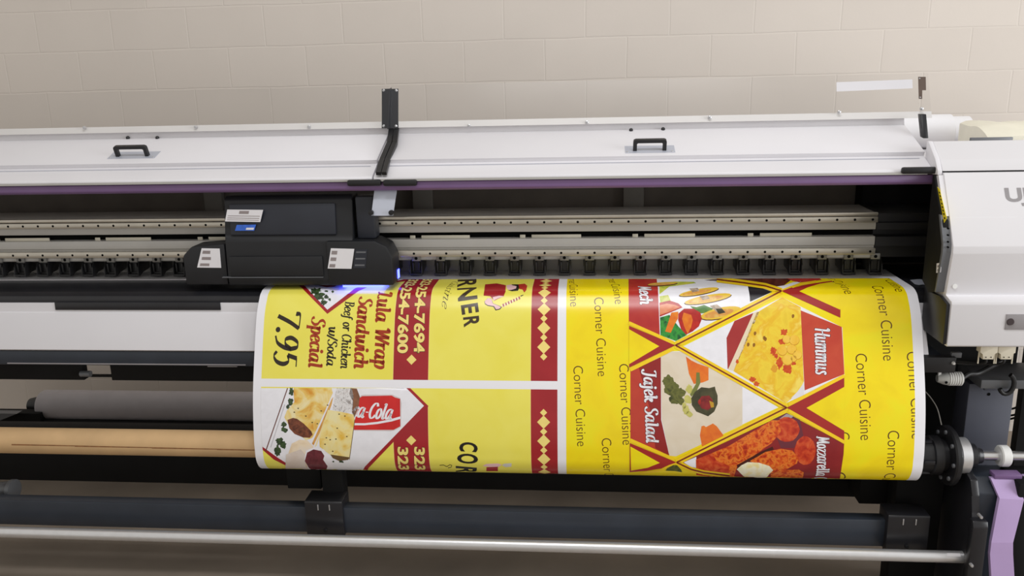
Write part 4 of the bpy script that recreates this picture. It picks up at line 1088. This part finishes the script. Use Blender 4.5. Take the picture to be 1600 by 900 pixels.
a.px(k2((572, 330), (640, 170), (655, 150), (640, 215), (590, 345), (500, 530), (488, 515)), I('bread_side', (206, 140, 62), (228, 176, 96), scale=30), 7)
a.px(k2((584, 330), (596, 330), (545, 470), (525, 530), (508, 545)), I('bread_cream', (246, 226, 170)), 8)
a.px(k2((682, 82), (800, 82), (812, 150), (806, 262), (760, 275), (650, 252), (664, 150)), FOIL, 8)
a.px(k2((788, 82), (838, 86), (862, 150), (850, 235), (820, 312), (800, 272), (806, 180), (780, 130)), I('brown_paper', (120, 76, 50), (150, 100, 70), scale=40), 8)
a.px(k2((612, 252), (700, 264), (812, 288), (822, 335), (800, 470), (782, 635), (640, 610), (548, 540), (545, 480), (585, 330)), WRAP2, 9)
a.px(k2((632, 600), (782, 622), (770, 642), (700, 650), (650, 628)), I('brown_crust', (110, 84, 50)), 10)
a.line(k2((822, 330), (780, 640)), 1.0, I('brown_crust'), 10)
rnd = random.Random(3)
for (x, y) in ((350, 270), (380, 240), (490, 350), (530, 360), (410, 400), (700, 285), (685, 395), (630, 485), (675, 480), (760, 460), (590, 520), (650, 575), (745, 300), (600, 470), (440, 300), (560, 260), (610, 215)):
    a.ell((390 + x / 5, 590 + y / 5), 1.4, 1.0, I('fleck', (70, 84, 40), (110, 70, 30), scale=200), 11, n=8)
a.px(k2((330, 515), (390, 485), (450, 488), (500, 540), (470, 590), (440, 640), (460, 720), (280, 720), (285, 645)), I('cup_side', (200, 160, 110), (246, 226, 196), (238, 232, 230), scale=7), 9)
a.px(k2((285, 600), (400, 560), (435, 600), (440, 690), (470, 730), (280, 730)), I('cup_white', (214, 196, 182), (232, 222, 216), scale=10), 10)
a.px(k2((440, 570), (500, 545), (580, 560), (640, 640), (660, 720), (470, 730), (430, 640)), I('cup_rim', (246, 242, 248)), 11)
a.px(k2((450, 585), (500, 560), (560, 572), (585, 610), (575, 640), (610, 690), (600, 730), (480, 730), (432, 650)), I('dip', (96, 36, 46), (120, 50, 60), scale=50), 12)
for (x, y), rx, ry, sd in (((655, 655), 10, 8, 1), ((718, 655), 26, 12, 2)): a.ell((390 + x / 5, 590 + y / 5), rx / 5, ry / 5, GREEN, 10, jag=.5, seed=sd)
a.build()
a = Art('drink_can', pB, cB)
CAN = I('can_red', (222, 40, 36), (200, 26, 28), scale=9)
a.px(k2((858, 160), (872, 138), (900, 133), (1118, 133), (1140, 145), (1178, 160), (1188, 200), (1182, 385), (1128, 414), (1100, 418), (812, 414), (822, 330), (850, 240)), I('can_edge', (214, 204, 204)), 6)
a.px(k2((858, 160), (880, 145), (1110, 140), (1136, 155), (1176, 166), (1178, 380), (1125, 408), (815, 408), (822, 330), (850, 240)), CAN, 7)
a.px(k2((812, 355), (900, 356), (1000, 345), (1100, 325), (1178, 303), (1178, 322), (1110, 342), (1000, 362), (900, 372), (812, 372)), WHT, 8)
a.text('ca-Cola', (549, 651), (612, 655.5), 24, WHT, 8, pen=(.14, .05, .35), up=1)
a.build()
a = Art('logo_lettering', pB, cB)
for ch, A, B, h in (('C', (719.5, 690), (719, 705), 28), ('O', (716, 708), (716, 723.5), 32), ('R', (713.5, 728), (713.5, 733), 33)):
    a.text(ch, A, B, h, BLK, 4, bold=.03, length=.05 if ch == 'R' else None)
a.line([(687, 727), (693, 726.5), (698, 729), (703, 726), (706, 727), (705, 730), (700, 731)], 1.0, BLK, 4)
a.build()
a = Art('logo_picture', pB, cB)
a.px(k4((570, 690), (600, 674), (690, 670), (720, 680), (690, 700), (640, 700)), PINK, 4)
a.px(k4((720, 684), (740, 672), (796, 668), (796, 695), (750, 700)), I('grey_white', (214, 210, 204)), 4)
a.px(k4((600, 700), (690, 696), (690, 730), (600, 730)), I('red'), 4)
a.build()

# menu panel on the right
cM = (UM0, UM1, S0, cum[-1])
a = Art('menu_panel', banner, cM); a.us(Art.rect(UM0, UM1, S0, cum[-1]), MENU, 1); mp_ = a.build()
LN = (S(928, 465) - S(934, 588)).length
D1 = Vector((6, 123))
for A, B, anc, hh in (((928, 465), (934, 588), 'A', 16), ((895.5, 572), (902, 700), 'A', 16), ((890, 456), (891, 479), 'B', 15), ((958, 455), (961, 475.5), 'B', 15), ((967, 569), (973, 698), 'A', 16), ((939.6, 685), (943, 733), 'A', 16),
                  ((1360, 447), (1380.5, 571), 'A', 18), ((1311, 447), (1320, 459.5), 'B', 17), ((1390, 444), (1399, 455.5), 'B', 17), ((1336, 553), (1344.5, 690), 'A', 18), ((1416, 550), (1424.5, 687), 'A', 18), ((1387, 673), (1385, 730), 'A', 18)):
    a = Art('menu_lettering', mp_, cM); a.text('Corner Cuisine', A, B, hh, I('menu_brown', (92, 56, 10)), 2, length=LN * (1.04 if A[0] > 1100 else 1), anchor=anc, bold=-.008); a.build()
DRED = I('band_red', (172, 42, 34), (166, 36, 40), scale=6)
LINE = I('band_line', (128, 44, 22))
CRM = I('dip_cream', (226, 212, 188), (234, 222, 202), scale=14)
for A, B in (((1309, 676), (1310, 688)), ((1303, 739), (1303, 751))):
    a = Art('menu_lettering', mp_, cM); a.text('C', A, B, 18, I('menu_brown'), 2, bold=-.008); a.build()
# banded frame: red chevrons and crossing gold bands
N1, N2, N3, N4 = (1055.5, 539.5), (1221, 455), (1229, 637), (1057, 722.3)
# pictures ------------------------------------------------------------
a = Art('platter_picture', mp_, cM)
a.px([(982, 436), (982.5, 503), (1054, 534), (1207, 456), (1180, 446), (1160, 442), (1150, 436)], WHT, 3)
a.px([(982, 436), (1026, 436), (1028, 450), (1031, 524), (982.5, 503)], I('label_red', (190, 56, 44), (180, 42, 42), scale=14), 4)
a.px(k5((350, 60), (470, 50), (620, 52), (640, 62), (430, 90), (352, 150)), I('lettuce_pale', (226, 220, 90), (170, 190, 60), scale=30), 4)
a.px(k5((356, 330), (430, 310), (500, 400), (566, 468), (480, 514), (360, 470)), I('lettuce_dark', (24, 110, 50), (60, 160, 60), (20, 84, 46), scale=40), 5)
a.px(k5((352, 165), (420, 155), (440, 200), (360, 220)), I('lettuce_light', (190, 205, 80), (220, 220, 130), scale=40), 5)
a.px(k5((590, 240), (640, 250), (700, 232), (770, 262), (752, 286), (680, 300), (620, 270)), I('lettuce_mid', (110, 150, 60), (60, 120, 50), scale=50), 5)
a.px(k5((352, 215), (430, 198), (500, 220), (532, 252), (440, 290), (354, 325)), I('tomato_skin', (200, 44, 30), (170, 30, 30), scale=40), 6)
a.px(k5((354, 235), (410, 222), (470, 232), (515, 250), (440, 282), (356, 312)), I('tomato_flesh', (238, 160, 120), (226, 130, 90), scale=30), 7)
a.px(k5((445, 292), (500, 285), (496, 340), (470, 385), (440, 450), (396, 440), (410, 400)), I('carrot', (240, 140, 30), (226, 110, 30), scale=40), 7)
a.px(k5((500, 300), (545, 262), (620, 262), (672, 292), (684, 340), (660, 400), (610, 440), (560, 465), (520, 420), (498, 350)), I('tomato_skin'), 7)
a.px(k5((540, 292), (600, 310), (612, 350), (598, 410), (572, 458), (545, 400), (528, 340)), I('carrot'), 8)
SL_ = I('fried_slice', (232, 180, 90), (220, 150, 70), (240, 210, 120), scale=30); SE = I('slice_edge', (90, 50, 30)); MU = I('topping', (150, 130, 110), (200, 180, 160), scale=60)
for c, rx, ry, rot, lay in (((1035, 443.5), 24, 3, -4, 5), ((1092, 456), 32, 5, -10, 6), ((1106, 467), 38, 6.5, -10, 7), ((1126, 489), 33, 9, -12, 6)):
    a.ell((c[0], c[1] + .9), rx, ry, SE, lay, rot); a.ell(c, rx - 1, ry - .6, I('slice_gold', (236, 196, 60)), lay + 1, rot); a.ell((c[0] - 3, c[1] + .8), rx * .72, ry * .6, SL_, lay + 2, rot)
for c in ((1084, 453), (1100, 465)): a.px([(c[0] - 7, c[1] - 2), (c[0] + 6, c[1] - 3), (c[0] + 9, c[1] + 2), (c[0] - 2, c[1] + 4)], MU, 10)
a.px(k5((745, 240), (800, 228), (835, 255), (870, 292), (815, 304), (780, 270)), MU, 10); a.px(k5((790, 262), (840, 262), (868, 292), (815, 304)), I('olive', (52, 50, 24)), 11)
a.px([(1168, 445.5), (1180, 446.8), (1207, 456), (1172, 471.5), (1171, 460)], I('picture_black', (30, 28, 34)), 5)
a.text('Mech', (999, 454), (1000.5, 476), 19, I('label_shadow', (110, 20, 24)), 5, ref='ech', pen=(.125, .05, .1), grow=.03)
a.text('Mech', (999, 454), (1000.5, 476), 19, WHT, 6, ref='ech', pen=(.125, .05, .1))
a.build()
a = Art('hummus_picture', mp_, cM)
HUM = I('hummus', (236, 200, 50), (246, 214, 60), (240, 190, 40), (250, 224, 100), scale=16, dist=.8)
a.px([(1068, 541), (1140, 505), (1222, 464.5), (1316, 511.5), (1319.5, 588), (1228, 630)], WHT, 3)
a.px(k5((938, 358), (1085, 295), (1095, 300), (900, 740), (884, 730), (876, 490)), I('label_red2', (176, 56, 52), (168, 48, 48), scale=14), 4)
a.px(k5((1085, 296), (1120, 282), (1130, 292), (932, 748), (888, 735)), I('tray_edge', (238, 222, 190)), 5)
a.px([(1182, 489), (1222, 464.5), (1251, 480), (1256, 596), (1247, 615), (1228, 630), (1146, 580)], HUM, 5)
a.px([(1246, 612), (1256, 598), (1256, 616), (1240, 624), (1236, 622)], I('plate_white', (232, 228, 232)), 6)
PEP = I('pepper', (200, 60, 24), (220, 96, 30), scale=60)
for (x, y), rx, ry, sd in (((1325, 445), 26, 26, 1), ((1308, 518), 26, 26, 2), ((1240, 590), 24, 32, 3), ((1262, 630), 14, 22, 4), ((1292, 690), 28, 44, 5), ((1352, 730), 40, 38, 6), ((1080, 812), 24, 20, 7), ((1110, 850), 22, 18, 8), ((960, 675), 12, 16, 9), ((1400, 690), 20, 14, 10)):
    a.ell((960 + x / 5, 430 + y / 5), rx / 4, ry / 4, PEP, 6, jag=.45, seed=sd, n=22)
a.ell((960 + 1250 / 5, 430 + 730 / 5), 6, 7, I('spice', (226, 160, 40)), 6, jag=.3)
for x, y in ((1098, 455), (1170, 490), (1045, 542), (1090, 545), (1395, 320), (1180, 500)): a.ell((960 + x / 5, 430 + y / 5), 2.4, 4, I('herb_fleck', (150, 100, 24)), 6, n=9, jag=.3)
CHK = I('chickpea', (244, 190, 50), (250, 206, 80), scale=30); CHE = I('chickpea_edge', (214, 150, 30))
for x, y, r_ in ((1345, 500, 30), (1405, 505, 38), (1312, 588, 36), (1384, 578, 36), (1430, 620, 34), (1352, 660, 40), (1400, 650, 24)):
    a.ell((960 + x / 5, 430.6 + y / 5), r_ / 5 + .5, r_ / 5 + .6, CHE, 7); a.ell((960 + x / 5, 430 + y / 5), r_ / 5, r_ / 5, CHK, 8)
a.px(k7((355, 275), (676, 404), (696, 772), (386, 900)), I('label_red3', (206, 78, 52), (198, 66, 46), scale=14), 6)
a.text('Hummus', (1273, 512), (1275, 585), 22, I('label_shadow'), 7, pen=(.125, .05, .1), grow=.03)
a.text('Hummus', (1273, 512), (1275, 585), 22, WHT, 8, pen=(.125, .05, .1))
a.build()
a = Art('salad_dip_picture', mp_, cM)
a.px([(985, 580), (1050, 549), (1065, 548.5), (1216, 636.5), (1056, 713), (985, 685)], WHT, 3)
a.px([(985, 580), (1032.5, 558), (1033, 656), (1046, 713), (985, 685)], I('label_red4', (196, 66, 46), (190, 58, 44), scale=14), 4)
a.px([(998, 574), (1032.5, 558), (1033, 656), (1046, 713), (1024, 700), (1018, 650)], I('label_red5', (150, 34, 34)), 5)
a.px([(1032.5, 557), (1050, 549.5), (1065, 549.5), (1160, 604), (1160, 664), (1056, 713), (1046, 712), (1034, 656)], CRM, 4)
a.px(k5((558, 635), (600, 665), (650, 690), (735, 720), (735, 820), (690, 838), (620, 850), (582, 770)), I('carrot2', (240, 128, 36), (226, 104, 34), scale=30), 5)
a.px(k6((680, 430), (700, 425), (715, 436), (770, 408), (800, 430), (852, 500), (790, 560), (686, 596), (668, 500)), I('carrot2'), 5)
LEAF = I('coriander', (72, 78, 34), (110, 112, 52), (60, 66, 30), scale=40)
for (x, y), rx, ry, sd in (((420, 80), 48, 55, 1), ((450, 140), 70, 60, 2), ((500, 170), 62, 45, 3), ((470, 215), 46, 50, 4), ((520, 235), 30, 34, 5)):
    a.ell((960 + x / 5, 580 + y / 5), rx / 5, ry / 5, LEAF, 5 + sd * .2, jag=.25, seed=sd, n=26)
a.px(k6((640, 10), (665, 10), (672, 90), (640, 160), (600, 200), (590, 180), (636, 100)), I('stem', (120, 126, 60)), 6)
LF = I('celery', (190, 186, 96), (214, 206, 120), scale=40)
for (x, y), rx, ry, sd in (((585, 140), 30, 40, 1), ((575, 220), 36, 40, 2), ((560, 300), 30, 40, 3), ((585, 335), 30, 26, 4), ((545, 270), 20, 30, 5)): a.ell((960 + x / 5, 580 + y / 5), rx / 5, ry / 5, LF, 7, jag=.3, seed=sd, n=18)
a.px(k6((600, 210), (630, 160), (680, 125), (740, 132), (785, 120), (790, 145), (806, 190), (806, 255), (780, 315), (732, 352), (690, 335), (640, 315), (605, 265)), I('olive_dark', (56, 56, 34), (84, 80, 50), scale=30), 8)
a.px(k6((650, 240), (680, 195), (740, 190), (768, 225), (762, 280), (730, 305), (680, 290)), I('beet', (110, 26, 30), (150, 40, 40), scale=40), 9)
a.px(k6((740, 230), (775, 245), (778, 280), (755, 285)), I('yellow_bit', (196, 150, 40)), 10); a.ell((1093, 628), 2.2, 4, I('tomato'), 10)
a.text('Jajek Salad', (1005, 578), (1010, 692), 19, I('label_shadow'), 7, pen=(.125, .05, .1), grow=.03)
a.text('Jajek Salad', (1005, 578), (1010, 692), 19, WHT, 8, pen=(.125, .05, .1))
a.build()
a = Art('cheese_stick_picture', mp_, cM)
a.px([(1066, 722.5), (1229, 645.5), (1319, 693), (1318, 710), (1312, 750), (1150, 745), (1100, 738)], I('label_red6', (150, 36, 38), (136, 28, 34), scale=12), 3)
a.px(k6((540, 712), (640, 668), (640, 755), (600, 748)), WHT, 4)
STK = I('breaded', (172, 38, 14), (220, 84, 22), (238, 134, 44), (190, 50, 18), scale=58, dist=.4, detail=8)
STR = I('breaded_red', (176, 34, 18), (206, 66, 30), (220, 100, 50), scale=40, detail=8); SHD = I('stick_shadow', (70, 20, 16))
a.px(k6((1220, 385), (1345, 325), (1450, 380), (1480, 520), (1400, 600), (1300, 600)), I('picture_plum', (110, 44, 56)), 4)
a.px(k6((1290, 372), (1345, 332), (1400, 350), (1360, 385)), I('plate_grey', (170, 160, 164)), 5)
a.ell((960 + 1345 / 5, 580 + 455 / 5), 21, 20, STR, 6, jag=.06)
a.ell((960 + 1490 / 5, 580 + 620 / 5), 17, 23, STR, 5, jag=.05)
a.px(k6((636, 690), (760, 640), (900, 580), (1230, 382), (1290, 385), (1300, 470), (1230, 560), (1060, 680), (960, 740), (930, 830), (640, 810)), STK, 7)
a.px(k6((640, 690), (760, 640), (800, 700), (900, 740), (880, 840), (640, 810)), STR, 8)
a.line(k6((960, 745), (1060, 690), (1150, 640), (1240, 600)), 5, SHD, 8)
a.px(k6((1060, 700), (1180, 630), (1300, 605), (1390, 620), (1440, 680), (1425, 720), (1330, 775), (1200, 800)), STK, 9)
a.px(k6((955, 765), (990, 735), (1040, 710), (1130, 714), (1210, 740), (1240, 772), (1180, 830), (1020, 830)), I('cheese', (244, 236, 196), (252, 248, 224), (246, 226, 150), scale=22), 10)
a.px(k6((1220, 800), (1340, 770), (1440, 768), (1480, 790), (1470, 830), (1220, 830)), STK, 8)
a.text('Mozzarella C', (1276.5, 682), (1276, 737), 18, I('label_shadow'), 11, pen=(.125, .05, .1), grow=.03, length=.182)
a.text('Mozzarella C', (1276.5, 682), (1276, 737), 18, WHT, 12, pen=(.125, .05, .1), length=.182)
a.build()
a = Art('lattice_bands', mp_, cM)
B9 = 9.0
def chev(tri, inner):
    a.px(tri, DRED, 13); a.px(inner, MENU, 14)
chev([(983, 509), N1, (983, 574.5)], [(983, 514.5), (1030, 541), (983, 569)])
chev([(984, 692), N4, (1035, 731.5), (1010, 735.5), (984, 737.5)], [(985, 697.5), (1031, 723), (1012, 730.5), (986, 735)])
chev([N2, (1255, 446), (1285, 441), (1300, 439), (1313, 484), (1313, 496.5)], [(1249, 455.5), (1262, 449.5), (1280, 444), (1299, 441), (1313, 446), (1312.5, 484)])
chev([N3, (1319, 590), (1319, 688)], [(1260, 637.3), (1319, 604.5), (1319, 673)])
for w_, pts in ((5.2, [(982.5, 504.5), (1052, 535.5)]), (5.2, [(985, 578), (1052, 545)]), (B9, [N1, N2]), (B9, [N1, N3]), (5.2, [(1232, 641.5), (1319.5, 691)]), (5.2, [(1232, 632.5), (1319.5, 587)]), (B9, [N4, N3]), (5.2, [(985, 687.5), (1054, 718)]),
                (7, [N4, (1080, 733), (1100, 738), (1140, 743)]), (3, [N4, (1030, 735), (1000, 739)]), (B9, [(1120, 437), (1160, 442), (1195, 447), N2]), (4, [N2, (1248, 445), (1275, 440.5)])):
    a.line(pts, w_, GOLD, 15)
for pts in ([N1, N2], [N1, N3], [N4, N3], [N4, (1080, 733), (1100, 738), (1140, 743)], [(1120, 437), (1160, 442), (1195, 447), N2]):
    a.line(pts, 2.4, LINE, 16)
a.px([(1030, 541), N1, (1037, 545), (1028, 549)] , DRED, 15.5); a.px([N1, (1037, 537), (1030, 541), (1037, 545)], DRED, 15.6)
a.px([N3, (1247, 629), (1260, 637.3), (1247, 645.5)], DRED, 15.6); a.px([N4, (1038, 715.5), (1031, 723), (1037, 729)], DRED, 15.6)
a.px([N2, (1237, 449.5), (1249, 455.5), (1237, 462)], DRED, 15.6)
a.px([(1046, 726), (1058, 727), (1064, 733), (1066, 737.5), (1054, 735.5), (1040, 735)], I('salad_leaf', (40, 60, 30), (110, 110, 40), scale=60), 14.5)
a.build()
a = Art('top_picture', mp_, cM)
a.px([(1100, 438), (1130, 434.5), (1240, 434.5), (1225, 446), (1205, 449), (1170, 443.5)], I('dark_food', (70, 26, 24), (120, 50, 30), scale=40), 3)
a.px([(1205, 449), (1225, 446), (1240, 441), (1252, 440), (1240, 448), (1221, 453)], WHT, 4)
a.px([(1228, 434.5), (1280, 434.5), (1284, 437.5), (1250, 441.5), (1238, 439)], I('label_red'), 4)
a.build()
